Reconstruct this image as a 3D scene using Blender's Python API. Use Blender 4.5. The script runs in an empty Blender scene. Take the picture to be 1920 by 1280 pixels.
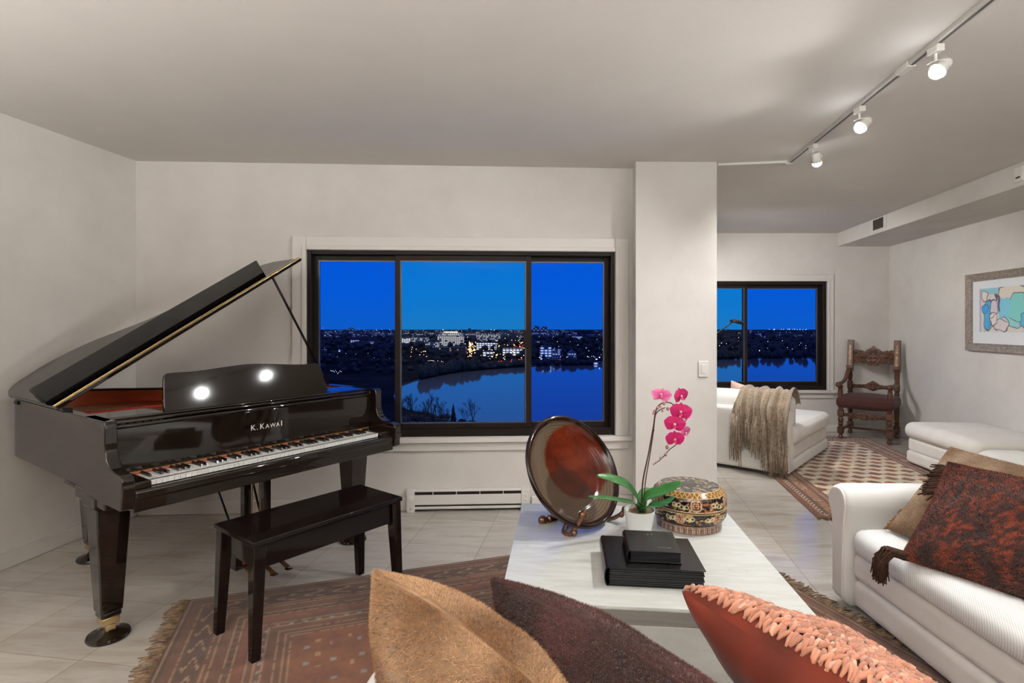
import bpy, math, random
import numpy as np
from mathutils import Vector, Matrix, noise
random.seed(7)
C = bpy.context.scene.collection
S = bpy.context.scene
PI = math.pi
# ---------------------------------------------------------------- camera
F, HY, EYE = 1030.0, 610.0, 1.365
cam = bpy.data.cameras.new('camera'); cam.sensor_width = 36; cam.lens = F / 1920 * 36
cam.shift_y = -30 / 1920; cam.clip_end = 20000; cam.clip_start = 0.02
co = bpy.data.objects.new('camera', cam); co.location = (0, 0, EYE); co.rotation_euler = (PI / 2, 0, 0)
C.objects.link(co); S.camera = co
def at(px, py, Y): return Vector(((px - 960) / F * Y, Y, EYE - (py - HY) / F * Y))
def fl(px, py, z=0.0):
    Y = F * (EYE - z) / (py - HY); return Vector(((px - 960) / F * Y, Y, z))
# ---------------------------------------------------------------- helpers
def lin(r, g, b):
    f = lambda c: c / 12.92 if c <= .04045 else ((c + .055) / 1.055) ** 2.4
    return (f(r / 255), f(g / 255), f(b / 255))
class MB:
    def __init__(s): s.v = []; s.f = []; s.c = []
    def add(s, vs, fs):
        b = len(s.v); s.v += [tuple(p) for p in vs]; s.f += [tuple(b + i for i in q) for q in fs]; return s
    def box(s, x0, x1, y0, y1, z0, z1, M=None):
        vs = [(x0,y0,z0),(x1,y0,z0),(x1,y1,z0),(x0,y1,z0),(x0,y0,z1),(x1,y0,z1),(x1,y1,z1),(x0,y1,z1)]
        if M: vs = [M @ Vector(p) for p in vs]
        return s.add(vs, [(3,2,1,0),(4,5,6,7),(0,1,5,4),(1,2,6,5),(2,3,7,6),(3,0,4,7)])
    def hexa(s, bot, top):
        return s.add(list(bot) + list(top), [(3,2,1,0),(4,5,6,7),(0,1,5,4),(1,2,6,5),(2,3,7,6),(3,0,4,7)])
    def prism(s, poly, z0, z1, fn=None):
        n = len(poly); fn = fn or (lambda a, b, c: (a, b, c))
        vs = [fn(p[0], p[1], z0) for p in poly] + [fn(p[0], p[1], z1) for p in poly]
        return s.add(vs, [tuple(range(n))[::-1], tuple(range(n, 2*n))] + [(i, (i+1) % n, n + (i+1) % n, n + i) for i in range(n)])
    def lathe(s, prof, n=24, o=(0,0,0), M=None, cap=True):
        vs = []; fs = []; m = len(prof)
        for r, z in prof:
            for k in range(n):
                a = 2*PI*k/n; p = Vector((r*math.cos(a), r*math.sin(a), z))
                vs.append((M @ p if M else p) + Vector(o))
        for i in range(m-1):
            for k in range(n): fs.append((i*n+k, i*n+(k+1) % n, (i+1)*n+(k+1) % n, (i+1)*n+k))
        if cap:
            if prof[0][0] > 1e-4: fs.append(tuple(range(n))[::-1])
            if prof[-1][0] > 1e-4: fs.append(tuple(range((m-1)*n, m*n)))
        return s.add(vs, fs)
    def tube(s, path, r, n=8, cap=True, flat=1.0):
        path = [Vector(p) for p in path]; m = len(path)
        R = r if isinstance(r, (list, tuple)) else [r]*m
        t0 = (path[1]-path[0]).normalized()
        up = Vector((0,0,1)) if abs(t0.z) < .9 else Vector((1,0,0))
        a = t0.cross(up).normalized(); vs = []; fs = []
        for i, p in enumerate(path):
            t = (path[min(i+1, m-1)] - path[max(i-1, 0)]).normalized()
            a = (a - t*a.dot(t)); a = a.normalized() if a.length > 1e-6 else t.orthogonal().normalized()
            b = t.cross(a)
            for k in range(n):
                q = 2*PI*k/n; vs.append(p + a*(R[i]*math.cos(q)) + b*(R[i]*flat*math.sin(q)))
        for i in range(m-1):
            for k in range(n): fs.append((i*n+k, i*n+(k+1) % n, (i+1)*n+(k+1) % n, (i+1)*n+k))
        if cap: fs += [tuple(range(n))[::-1], tuple(range((m-1)*n, m*n))]
        return s.add(vs, fs)
    def ball(s, c, r, n=10, m=6, sc=(1,1,1)):
        c = Vector(c); vs = [c + Vector((0,0,-r*sc[2]))]; fs = []
        for i in range(1, m):
            p = -PI/2 + PI*i/m
            for k in range(n):
                q = 2*PI*k/n
                vs.append(c + Vector((r*sc[0]*math.cos(p)*math.cos(q), r*sc[1]*math.cos(p)*math.sin(q), r*sc[2]*math.sin(p))))
        vs.append(c + Vector((0,0,r*sc[2]))); L = len(vs)-1
        for k in range(n):
            fs.append((0, 1+(k+1) % n, 1+k))
            for i in range(m-2): fs.append((1+i*n+k, 1+i*n+(k+1) % n, 1+(i+1)*n+(k+1) % n, 1+(i+1)*n+k))
            fs.append((1+(m-2)*n+k, 1+(m-2)*n+(k+1) % n, L))
        return s.add(vs, fs)
    def grid(s, nx, ny, fn):
        vs = [fn(i/(nx-1), j/(ny-1)) for j in range(ny) for i in range(nx)]
        return s.add(vs, [(j*nx+i, j*nx+i+1, (j+1)*nx+i+1, (j+1)*nx+i) for j in range(ny-1) for i in range(nx-1)])
    def build(s, name, mat=None, parent=None, smooth=40, bevel=0, seg=2, col=None, sub=0):
        me = bpy.data.meshes.new(name); me.from_pydata(s.v, [], s.f); me.validate()
        if mat: me.materials.append(mat)
        if smooth:
            me.polygons.foreach_set('use_smooth', [True]*len(me.polygons))
            if smooth < 180: me.set_sharp_from_angle(angle=math.radians(smooth))
        if col is not None:
            at_ = me.color_attributes.new('Col', 'FLOAT_COLOR', 'POINT')
            a = np.ones((len(me.vertices), 4), dtype=np.float32); a[:, :3] = np.asarray(col, dtype=np.float32)[:len(a)]
            at_.data.foreach_set('color', a.ravel())
        o = bpy.data.objects.new(name, me); C.objects.link(o)
        if parent: o.parent = parent
        if bevel:
            m = o.modifiers.new('bevel', 'BEVEL'); m.width = bevel; m.segments = seg; m.limit_method = 'ANGLE'; m.angle_limit = math.radians(35)
        if sub:
            m = o.modifiers.new('sub', 'SUBSURF'); m.levels = sub; m.render_levels = sub
        return o
def tag(o, label, cat, group=None, kind=None):
    o['label'] = label; o['category'] = cat
    if group: o['group'] = group
    if kind: o['kind'] = kind
    return o
def thing(name, label, cat, loc=(0,0,0), rz=0.0, group=None):
    o = bpy.data.objects.new(name, None); C.objects.link(o); o.location = loc; o.rotation_euler = (0,0,rz); o.empty_display_size = .1
    return tag(o, label, cat, group)
def struct(o): o['kind'] = 'structure'; return o
def copytree(o, parent=None):
    c = o.copy(); C.objects.link(c)
    if parent: c.parent = parent
    for ch in [x for x in bpy.data.objects if x.parent == o]: copytree(ch, c)
    return c
def spline(pts, n):
    P = [Vector(p) for p in pts]; out = []
    for i in range(len(P)-1):
        p0, p1, p2, p3 = P[max(i-1,0)], P[i], P[i+1], P[min(i+2, len(P)-1)]
        for k in range(n):
            t = k/n
            out.append(.5*((2*p1) + (p2-p0)*t + (2*p0-5*p1+4*p2-p3)*t*t + (3*p1-p0-3*p2+p3)*t*t*t))
    out.append(P[-1]); return out
def frame(o, ex, ey, ez): return Matrix(((ex[0],ey[0],ez[0],o[0]),(ex[1],ey[1],ez[1],o[1]),(ex[2],ey[2],ez[2],o[2]),(0,0,0,1)))
# ---------------------------------------------------------------- materials
class N:
    def __init__(s, name):
        s.m = bpy.data.materials.new(name); s.m.use_nodes = True; s.t = s.m.node_tree; s.b = s.t.nodes['Principled BSDF']; s.out = s.t.nodes['Material Output']
    def n(s, ty, **kw):
        x = s.t.nodes.new(ty)
        for k, v in kw.items():
            if k.startswith('i_'):
                key = k[2:]; x.inputs[int(key) if key.isdigit() else key.replace('_', ' ')].default_value = v
            else: setattr(x, k, v)
        return x
    def l(s, a, b): s.t.links.new(a, b)
    def coord(s, kind='Object', scale=(1,1,1), rot=(0,0,0), loc=(0,0,0)):
        t = s.n('ShaderNodeTexCoord'); m = s.n('ShaderNodeMapping'); m.inputs['Scale'].default_value = scale; m.inputs['Rotation'].default_value = rot; m.inputs['Location'].default_value = loc
        s.l(t.outputs[kind], m.inputs[0]); return m.outputs[0]
    def ramp(s, fac, stops, interp='LINEAR'):
        r = s.n('ShaderNodeValToRGB'); r.color_ramp.interpolation = interp; e = r.color_ramp.elements
        while len(e) < len(stops): e.new(.5)
        for q, (p, c) in zip(e, stops): q.position = p; q.color = (*c, 1)
        s.l(fac, r.inputs[0]); return r.outputs[0]
    def mix(s, fac, a, b, mode='MIX'):
        x = s.n('ShaderNodeMix', data_type='RGBA', blend_type=mode)
        for sock, val in ((x.inputs[0], fac), (x.inputs[6], a), (x.inputs[7], b)):
            if hasattr(val, 'is_linked'): s.l(val, sock)
            elif isinstance(val, tuple): sock.default_value = (*val, 1)
            else: sock.default_value = val
        return x.outputs[2]
    def noise(s, vec, scale, detail=4, rough=.55):
        x = s.n('ShaderNodeTexNoise'); x.inputs['Scale'].default_value = scale; x.inputs['Detail'].default_value = detail; x.inputs['Roughness'].default_value = rough
        s.l(vec, x.inputs['Vector']); return x.outputs[0]
    def bump(s, h, strength=.2, dist=.01):
        b = s.n('ShaderNodeBump'); b.inputs['Strength'].default_value = strength; b.inputs['Distance'].default_value = dist
        s.l(h, b.inputs['Height']); s.l(b.outputs[0], s.b.inputs['Normal'])
    def math(s, op, a, b=0.0):
        x = s.n('ShaderNodeMath', operation=op)
        for sock, val in ((x.inputs[0], a), (x.inputs[1], b)):
            if hasattr(val, 'is_linked'): s.l(val, sock)
            else: sock.default_value = val
        return x.outputs[0]
def mat(name, col, rough=.5, metal=0, ior=1.5, col2=None, nscale=8, stretch=(1,1,1), bump=0, bscale=60, coat=0, sheen=0, trans=0, bdist=.003, lo=.35, hi=.65):
    x = N(name); b = x.b; b.inputs['Roughness'].default_value = rough; b.inputs['Metallic'].default_value = metal; b.inputs['IOR'].default_value = ior
    b.inputs['Base Color'].default_value = (*col, 1); b.inputs['Coat Weight'].default_value = coat; b.inputs['Coat Roughness'].default_value = .04
    b.inputs['Sheen Weight'].default_value = sheen; b.inputs['Transmission Weight'].default_value = trans
    v = x.coord('Object', stretch)
    if col2: x.l(x.ramp(x.noise(v, nscale), [(lo, col), (hi, col2)]), b.inputs['Base Color'])
    if bump: x.bump(x.noise(v, bscale, 3), bump, bdist)
    return x.m
def vcol(name, rough=.5, ior=1.5, bump=0, bscale=200, coat=0, sheen=0, bdist=.003, spec=None):
    x = N(name); a = x.n('ShaderNodeAttribute', attribute_name='Col'); x.l(a.outputs['Color'], x.b.inputs['Base Color'])
    x.b.inputs['Roughness'].default_value = rough; x.b.inputs['IOR'].default_value = ior; x.b.inputs['Coat Weight'].default_value = coat; x.b.inputs['Sheen Weight'].default_value = sheen
    if bump: x.bump(x.noise(x.coord('Object'), bscale, 3), bump, bdist)
    return x.m
def emit(name, col, strength):
    x = N(name); x.b.inputs['Base Color'].default_value = (0,0,0,1); x.b.inputs['Emission Color'].default_value = (*col, 1); x.b.inputs['Emission Strength'].default_value = strength
    return x.m
def plaster(name, a, b, rough=.7):
    x = N(name); v = x.coord('Object')
    c = x.ramp(x.noise(v, 2.2, 7, .62), [(.32, a), (.7, b)])
    x.l(c, x.b.inputs['Base Color']); x.b.inputs['Roughness'].default_value = rough; x.b.inputs['Specular IOR Level'].default_value = .3
    x.bump(x.noise(v, 35, 5, .6), .08, .004); return x.m
M = {}
M['wall'] = plaster('wall_plaster', (.615,.585,.55), (.69,.665,.63))
M['ceil'] = plaster('ceiling_paint', (.62,.59,.56), (.65,.62,.585), .85)
M['trim'] = mat('trim_paint', (.68,.655,.62), .42)
M['bronze'] = mat('bronze_aluminium', lin(32,25,22), .42, 0, 1.3)
M['black'] = mat('piano_lacquer', (.010,.0065,.0045), .04, 0, 1.62)
M['ebony'] = mat('ebonised_wood', (.006,.0042,.0035), .06, 0, 1.46, (.010,.006,.005), 6, (1,12,12))
M['brass'] = mat('brass', (.72,.56,.30), .22, 1)
M['white_key'] = mat('ivory_key', (.78,.78,.75), .25)
M['black_key'] = mat('ebony_key', (.012,.011,.011), .2)
M['felt'] = mat('red_felt', (.45,.02,.015), .9)
M['mahog'] = mat('inner_rim_wood', (.32,.055,.018), .3, 0, 1.5, (.22,.035,.012), 5, (1,1,8))
M['iron'] = mat('gold_iron_plate', (.45,.30,.14), .4, .6)
M['string'] = mat('copper_string', (.6,.25,.15), .3, 1)
M['logo'] = mat('logo_inlay', (.8,.8,.78), .3, .3)
M['white_fab'] = mat('cream_upholstery', (.74,.71,.67), .85, 0, 1.45, (.79,.77,.73), 5, (1,1,1), .25, 260, sheen=.3)
M['chrome'] = mat('satin_track', (.62,.60,.57), .35, .35)
M['plastic'] = mat('white_plastic', (.74,.72,.68), .4)
M['bulb'] = emit('lamp_glass', (.93,.98,1.0), 45)
M['dark'] = mat('dark_gap', (.03,.022,.018), .7)
M['oak'] = mat('carved_walnut', (.125,.048,.02), .35, 0, 1.5, (.055,.019,.009), 9, (1,1,3), .5, 90, bdist=.004)
M['velvet'] = mat('plum_velvet', (.05,.016,.014), .9, 0, 1.4, (.085,.03,.026), 70, (1,1,1), .3, 300, sheen=.08)
M['leather'] = mat('black_leather', (.006,.0055,.006), .20, 0, 1.34, None, 8, (1,1,1), .10, 500)
M['pages'] = mat('dark_page_edges', (.010,.011,.014), .16, .2)
M['pot'] = mat('white_ceramic', (.78,.80,.80), .2)
M['leaf'] = mat('orchid_leaf', (.028,.14,.03), .3, 0, 1.45, (.055,.21,.05), 12)
M['stem'] = mat('orchid_stem', (.07,.03,.025), .5)
M['bud'] = mat('orchid_bud', (.42,.20,.19), .5)
M['bark'] = mat('potting_bark', (.16,.08,.04), .9, 0, 1.4, (.30,.2,.1), 60)
M['bronze_cast'] = mat('cast_bronze', (.22,.11,.065), .3, .9)
M['glass_black'] = mat('black_lamp_metal', (.01,.01,.011), .35, .4)
# ribbed sofa cloth
def ribbed(name, axis, pitch, rot=(0,0,0), lo=(.60,.60,.585), hi=(.80,.80,.785)):
    x = N(name); x.b.inputs['Roughness'].default_value = .85; x.b.inputs['Sheen Weight'].default_value = .25
    v = x.coord('Object', (1,1,1), rot); w = x.n('ShaderNodeTexWave', wave_type='BANDS', bands_direction=axis); w.inputs['Scale'].default_value = 1/pitch*.3183*1.0
    w.inputs['Distortion'].default_value = 0; x.l(v, w.inputs['Vector'])
    x.l(x.ramp(w.outputs[1], [(0, lo), (.5, hi)]), x.b.inputs['Base Color']); x.bump(w.outputs[1], .35, .0015); return x.m
M['rib_diag'] = ribbed('ribbed_chenille', 'X', .0058, (0,0,math.radians(32)))
M['rib_z'] = ribbed('ribbed_chenille_arm', 'Z', .0055, (0,math.radians(-14),0), (.66,.66,.645))
# marble
x = N('travertine'); v = x.coord('Object', (1, 5.5, 3)); w = x.noise(v, 2.2, 8, .6)
c = x.ramp(w, [(.3, (.50,.515,.485)), (.46, (.61,.63,.605)), (.56, (.55,.565,.53)), (.68, (.65,.665,.64))])
p = x.ramp(x.noise(x.coord('Object', (1, 4, 3)), 26, 3), [(.24, (.45,.42,.36)), (.30, (1,1,1))])
x.l(x.mix(1.0, c, p, 'MULTIPLY'), x.b.inputs['Base Color']); x.b.inputs['Roughness'].default_value = .22; M['marble'] = x.m
# floor tile
RA = math.atan(162/1030)         # the room's depth direction, measured from +Y towards +X
x = N('polished_stone_tile')
v = x.coord('Object', (1,1,1), (0,0,RA), (-.196,-.110,0)); TL = x.t.nodes[-1]
br = x.n('ShaderNodeTexBrick', offset=0.0, squash=1.0)
for k, q in (('Scale',1.0),('Mortar Size',.0016),('Mortar Smooth',.1),('Bias',0.0),('Brick Width',.457),('Row Height',.457)): br.inputs[k].default_value = q
br.inputs['Color1'].default_value = (.43,.40,.365,1); br.inputs['Color2'].default_value = (.51,.48,.44,1); br.inputs['Mortar'].default_value = (.27,.235,.195,1)
x.l(v, br.inputs['Vector'])
vn = x.coord('Object', (1.0, 4.6, 1), (0,0,RA))
ve = x.ramp(x.noise(vn, 1.7, 8, .62), [(.30, (.74,.69,.62)), (.5, (1,1,1)), (.62, (.88,.85,.8)), (.75, (1.04,1.03,1.0))])
x.l(x.mix(1.0, br.outputs[0], ve, 'MULTIPLY'), x.b.inputs['Base Color']); x.b.inputs['Roughness'].default_value = .13; x.b.inputs['IOR'].default_value = 1.5
x.bump(br.outputs[1], -.25, .002); M['floor'] = x.m
FLOOR_MAP = TL
# window glass: thin pane, clear with a faint mirror
def pane(name, tint):
    x = N(name); t = x.n('ShaderNodeBsdfTransparent'); t.inputs[0].default_value = (*tint, 1); g = x.n('ShaderNodeBsdfGlossy'); g.inputs['Roughness'].default_value = 0
    f = x.n('ShaderNodeFresnel'); f.inputs[0].default_value = 1.07; m = x.n('ShaderNodeMixShader')
    x.l(f.outputs[0], m.inputs[0]); x.l(t.outputs[0], m.inputs[1]); x.l(g.outputs[0], m.inputs[2]); x.l(m.outputs[0], x.out.inputs[0]); x.t.nodes.remove(x.b); return x.m
M['pane_clear'] = pane('clear_glass', (.97,.97,.97)); M['pane_tint'] = pane('tinted_glass', (.62,.72,1.0))
# ---------------------------------------------------------------- world: dusk sky
wd = bpy.data.worlds.new('dusk'); S.world = wd; wd.use_nodes = True; T = wd.node_tree; bg = T.nodes['Background']
tc = T.nodes.new('ShaderNodeTexCoord'); sp = T.nodes.new('ShaderNodeSeparateXYZ'); rp = T.nodes.new('ShaderNodeValToRGB')
T.links.new(tc.outputs['Generated'], sp.inputs[0]); T.links.new(sp.outputs[2], rp.inputs[0]); T.links.new(rp.outputs[0], bg.inputs[0])
e = rp.color_ramp.elements; e[0].position = 0; e[0].color = (.01,.20,.58,1); e[1].position = 1; e[1].color = (.42,.36,.42,1)
q = e.new(.05); q.color = (.004,.195,.66,1); q = e.new(.2); q.color = (.0,.165,.74,1); q = e.new(.42); q.color = (.0,.15,.66,1)
bg.inputs[1].default_value = 1.0
# ================================================================ ROOM
CEIL = 2.55
k = math.tan(RA)
def xl(Y): return -2.711 - k*(3.96 - Y)
def xr(Y): return 4.84 - k*(7.05 - Y)
YB = -4.2
fo = MB().prism([(xl(YB)-.3, YB-.3), (xr(YB)+.3, YB-.3), (5.3, 7.35), (1.6, 7.35), (1.0, 4.3), (-3.0, 4.1)], -.15, 0).build('floor', M['floor'], smooth=0); struct(fo)
ce = MB().prism([(xl(YB)-.3, YB-.3), (xr(YB)+.3, YB-.3), (5.3, 7.35), (1.6, 7.35), (1.0, 4.3), (-3.0, 4.1)], CEIL, CEIL+.2).build('ceiling', M['ceil'], smooth=0); struct(ce)
struct(MB().prism([(xl(YB), YB), (xl(4.1), 4.1), (xl(4.1)-.2, 4.1), (xl(YB)-.2, YB)], 0, CEIL).build('wall_left', M['wall'], smooth=0))
struct(MB().prism([(xr(3.5), 3.5), (xr(7.2), 7.2), (xr(7.2)+.2, 7.2), (xr(3.5)+.2, 3.5)], 0, CEIL).build('wall_right', M['wall'], smooth=0))
M['dark_wall'] = mat('dark_unseen_wall', (.06,.035,.022), .45, 0, 1.5, (.10,.06,.04), 3, (6,6,.6))  # unseen walls coloured dark to keep bright reflections off the piano
struct(MB().prism([(xr(YB), YB), (xr(3.5), 3.5), (xr(3.5)+.2, 3.5), (xr(YB)+.2, YB)], 0, CEIL).build('wall_right', M['dark_wall'], smooth=0))
struct(MB().box(xl(YB)-.2, xr(YB)+.2, YB-.2, YB, 0, CEIL).build('wall_rear', M['dark_wall'], smooth=0))
# main window wall
WA = math.atan2(.19, 3.64)
def wallroot(name, loc, rz):
    pass
def wloc(X, Y=0, z=0): return Vector((-2.711 + X*math.cos(WA) - Y*math.sin(WA), 3.96 + X*math.sin(WA) + Y*math.cos(WA), z))
WM = Matrix.Translation((-2.711, 3.96, 0)) @ Matrix.Rotation(WA, 4, 'Z')
W0, W1, WZ0, WZ1 = 1.21, 3.49, .54, 1.917
b = MB()
b.box(-.2, W0, 0, .16, 0, CEIL).box(W1, 3.75, 0, .16, 0, CEIL).box(W0, W1, 0, .16, 0, WZ0).box(W0, W1, 0, .16, WZ1, CEIL)
o = struct(b.build('wall_front', M['wall'], smooth=0)); o.matrix_world = WM
# pier between the rooms
struct(MB().prism([(.896, 3.976), (1.486, 3.985), (1.972, 7.2), (1.45, 7.2), (.93, 4.35)], 0, CEIL).build('wall_pier', M['wall'], smooth=0))
# far wall with window_2
V0, V1, VZ0, VZ1 = 2.05, 4.035, .537, 1.93; FY = 7.05
b = MB(); b.box(1.9, V0, FY, FY+.16, 0, CEIL).box(V1, 4.95, FY, FY+.16, 0, CEIL).box(V0, V1, FY, FY+.16, 0, VZ0).box(V0, V1, FY, FY+.16, VZ1, CEIL)
struct(b.build('wall_far', M['wall'], smooth=0))
# soffit along the right wall
struct(MB().prism([(4.175 - k*(FY-YB), YB), (xr(YB)-.002, YB), (xr(FY)-.002, FY-.002), (4.175, FY-.002)], 2.378, CEIL-.001).build('trim_1', M['wall'], smooth=0))
# baseboards
def strip(name, x0, y0, x1, y1, h, t):
    d = Vector((x1-x0, y1-y0)).normalized(); nx, ny = d.y*t, -d.x*t
    return struct(MB().prism([(x0,y0),(x1,y1),(x1+nx,y1+ny),(x0+nx,y0+ny)], 0.001, h).build(name, M['trim'], bevel=.004))
strip('baseboard_left', xl(YB)+.002, YB, xl(3.94)+.002, 3.94, .092, .016)
strip('baseboard_front', *wloc(.02, -.002)[:2], *wloc(1.94, -.002)[:2], .092, .016)
strip('baseboard_front', *wloc(2.86, -.002)[:2], *wloc(3.62, -.002)[:2], .092, .016)
strip('baseboard_right', xr(7.03)-.002, 7.03, xr(YB)-.002, YB, .092, .016)
strip('baseboard_far', 1.99, FY-.002, 4.82, FY-.002, .092, .016)
strip('baseboard_pier', .90, 3.974, 1.484, 3.983, .092, .012)
# window casings
def casing(name, a0, a1, z0, z1, w, Mx):
    b = MB()
    for (p, q_, dd) in ((w, w-.012, .014), (.03, .03, .020)):
        t = dd
        b.box(a0-p, a0, -t, 0, z0, z1+p).box(a1, a1+p, -t, 0, z0, z1+p).box(a0, a1, -t, 0, z1, z1+p)
    b.box(a0-w-.02, a1+w+.02, -.045, 0, z0-.035, z0).box(a0-w, a1+w, -.016, 0, z0-.10, z0-.035)
    o = struct(b.build(name, M['trim'], bevel=.003)); o.matrix_world = Mx; return o
casing('trim_2', W0-.002, W1+.002, WZ0-.002, WZ1+.002, .10, Matrix.Translation((-2.711 - .002*-math.sin(WA), 3.958, 0)) @ Matrix.Rotation(WA, 4, 'Z'))
casing('trim_3', V0-.002, V1+.002, VZ0-.002, VZ1+.002, .085, Matrix.Translation((0, FY-.002, 0)))
def rectframe(b, x0, x1, z0, z1, wl, wr, wt, wb, y0, y1):
    b.box(x0, x0+wl, y0, y1, z0, z1).box(x1-wr, x1, y0, y1, z0, z1).box(x0+wl, x1-wr, y0, y1, z1-wt, z1).box(x0+wl, x1-wr, y0, y1, z0, z0+wb); return b
wr_ = bpy.data.objects.new('window_1', None); C.objects.link(wr_); struct(wr_); wr_.matrix_world = WM
rectframe(MB(), W0, W1, WZ0, WZ1, .03, .03, .03, .055, .0, .12).build('window_frame', M['bronze'], wr_, bevel=.003)
def sash(x0, x1, z0, z1, bw, y, pm, root):
    s = rectframe(MB(), x0, x1, z0, z1, bw, bw, bw, bw, y, y+.03).build('sash', M['bronze'], root, bevel=.003)
    MB().box(x0+bw, x1-bw, y+.012, y+.018, z0+bw, z1-bw).build('pane', pm, s, smooth=0)
    rectframe(MB(), x0+bw-.006, x1-bw+.006, z0+bw-.006, z1-bw+.006, .009, .009, .009, .009, y-.002, y+.012).build('glazing_bead', mat_bead, s); return s
mat_bead = mat('aluminium_bead', (.12,.13,.15), .35, .6)
MS = [(W0+.03, 1.885, .06, 'pane_tint'), (1.845, 2.862, .02, 'pane_clear'), (2.815, W1-.03, .06, 'pane_tint')]
for x0, x1, y, pm in MS: sash(x0, x1, WZ0+.055, WZ1-.03, .043 if pm == 'pane_tint' else .046, y, M[pm], wr_)
MB().box(2.80, 2.835, -.012, .02, 1.20, 1.33).build('latch', M['bronze'], wr_, bevel=.004)
w2 = bpy.data.objects.new('window_2', None); C.objects.link(w2); struct(w2); w2.location = (0, FY, 0)
rectframe(MB(), V0, V1, VZ0, VZ1, .045, .045, .045, .06, .0, .12).build('window_frame', M['bronze'], w2, bevel=.003)
sash(V0+.045, 3.03, VZ0+.06, VZ1-.045, .045, .02, M['pane_clear'], w2); sash(2.985, V1-.045, VZ0+.06, VZ1-.045, .045, .06, M['pane_tint'], w2)
MB().box(2.99, 3.02, -.012, .02, 1.17, 1.32).build('latch', M['bronze'], w2, bevel=.004)
# ================================================================ GRAND PIANO (local x: bass to treble, y: away from the player)
PA = math.radians(54.75)
pn = thing('grand_piano', 'black lacquered grand piano with raised lid on the left of the room', 'piano', (-1.155, 2.79, 0), PA)
out = [(-.735,.12),(-.735,1.3)] + [tuple(p[:2]) for p in spline([(-.735,1.3,0),(-.725,1.42,0),(-.67,1.54,0),(-.55,1.61,0),(-.38,1.63,0),(-.22,1.56,0),(-.10,1.42,0),(.05,1.28,0),(.28,1.19,0),(.52,1.13,0),(.67,1.04,0),(.735,.88,0),(.735,.70,0)], 5)][1:] + [(.735,.12)]
def inset(poly, d):
    n = len(poly); r = []
    for i in range(n):
        a, b_, c = Vector(poly[i-1]), Vector(poly[i]), Vector(poly[(i+1) % n])
        n1 = (b_-a).normalized(); n2 = (c-b_).normalized(); m = Vector((n1.y, -n1.x)) + Vector((n2.y, -n2.x))
        m = m.normalized() / max(.5, math.sqrt(max(.05, (1 + n1.dot(n2))/2)))
        r.append((b_.x + m.x*d, b_.y + m.y*d))
    return r
inn = inset(out, .045); inn2 = inset(out, .049)
def wallring(o_, i_, z0, z1, a, b_):
    mb = MB(); n = len(o_)
    vs = [(*p, z0) for p in o_] + [(*p, z1) for p in o_] + [(*p, z1) for p in i_] + [(*p, z0) for p in i_]
    fs = []
    for i in range(a, b_):
        j = i+1
        for r0, r1 in ((0,1),(1,2),(2,3),(3,0)): fs.append((r0*n+i, r0*n+j, r1*n+j, r1*n+i))
    fs.append((a, n+a, 2*n+a, 3*n+a)); fs.append((b_, 3*n+b_, 2*n+b_, n+b_))
    return mb.add(vs, fs)
wallring(out, inn, .655, .968, 0, len(out)-1).build('rim', M['black'], pn, smooth=35, bevel=.004)
wallring(inn, inn2, .84, .955, 0, len(out)-1).build('inner_rim', M['mahog'], pn, smooth=35)
MB().prism(inset(out, .05), .66, .845).build('soundboard', mat('soundboard_spruce', (.42,.24,.10), .35), pn, smooth=0)
MB().prism(inset(inset(out, .05), .075), .85, .872).build('iron_plate', M['iron'], pn, smooth=30, bevel=.006)
s = MB()
for i in range(70):
    x = -.60 + i*1.16/69
    y1 = min(1.5, 1.5 - max(0, x+.35)*.42 - (.25 if x > .3 else 0)); s.box(x-.0012, x+.0012, .42, min(y1, 1.1 if x > 0 else 1.45), .886, .889)
s.build('strings', M['string'], pn, smooth=0)
s = MB()
for i in range(70): s.lathe([(.0035,.872),(.0035,.905)], 6, (-.60 + i*1.16/69, .46 + .03*(i % 2), 0)); s.lathe([(.0035,.872),(.0035,.905)], 6, (-.68, .5 + i*.0125, 0))
s.build('tuning_pins', mat('steel_pin', (.55,.5,.45), .25, 1), pn)['kind'] = 'stuff'
MB().box(-.60,.60,1.02,1.05,.889,.896).box(-.66,-.645,.45,1.35,.889,.9).build('string_felt', M['felt'], pn, smooth=0)
# arms with the curved cheek profile
def arm(x0, x1):
    pr = [(.36,.63),(.36,.968),(.12,.968),(.112,.955),(.112,.88),(.108,.845),(.092,.81),(.06,.785),(.015,.774),(-.04,.770),(-.056,.762),(-.064,.745),(-.064,.69),(-.056,.672),(-.056,.64),(-.046,.63)]
    m = MB(); n = len(pr); m.add([(x0,y,z) for y,z in pr] + [(x1,y,z) for y,z in pr], [tuple(range(n)), tuple(range(n,2*n))[::-1]] + [(i,n+i,n+(i+1)%n,(i+1)%n) for i in range(n)]); return m
arm(-.737,-.69).build('arm', M['black'], pn, smooth=30, bevel=.004); arm(.69,.737).build('arm', M['black'], pn, smooth=30, bevel=.004)
for sx in (-1, 1):
    a, b_ = sorted((sx*.69, sx*.616)); MB().box(a, b_, -.03,.16,.675,.728).build('key_block', M['black'], pn, bevel=.008, seg=3)
MB().box(-.69,.69,-.045,.5,.612,.668).build('keybed', M['black'], pn, bevel=.004)
MB().box(-.69,.69,-.050,-.012,.655,.70).build('keyslip', M['black'], pn, bevel=.012, seg=3)
MB().box(-.69,.69,.155,.172,.735,.928).build('fallboard', M['black'], pn, bevel=.004)
MB().box(-.69,.69,.145,.185,.928,.942).build('fallboard_cap', M['black'], pn, bevel=.006, seg=3)
MB().box(-.69,.69,.165,.215,.944,.958).box(-.69,.69,.2,.235,.955,.966).build('front_rail', M['black'], pn, bevel=.004)
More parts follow.
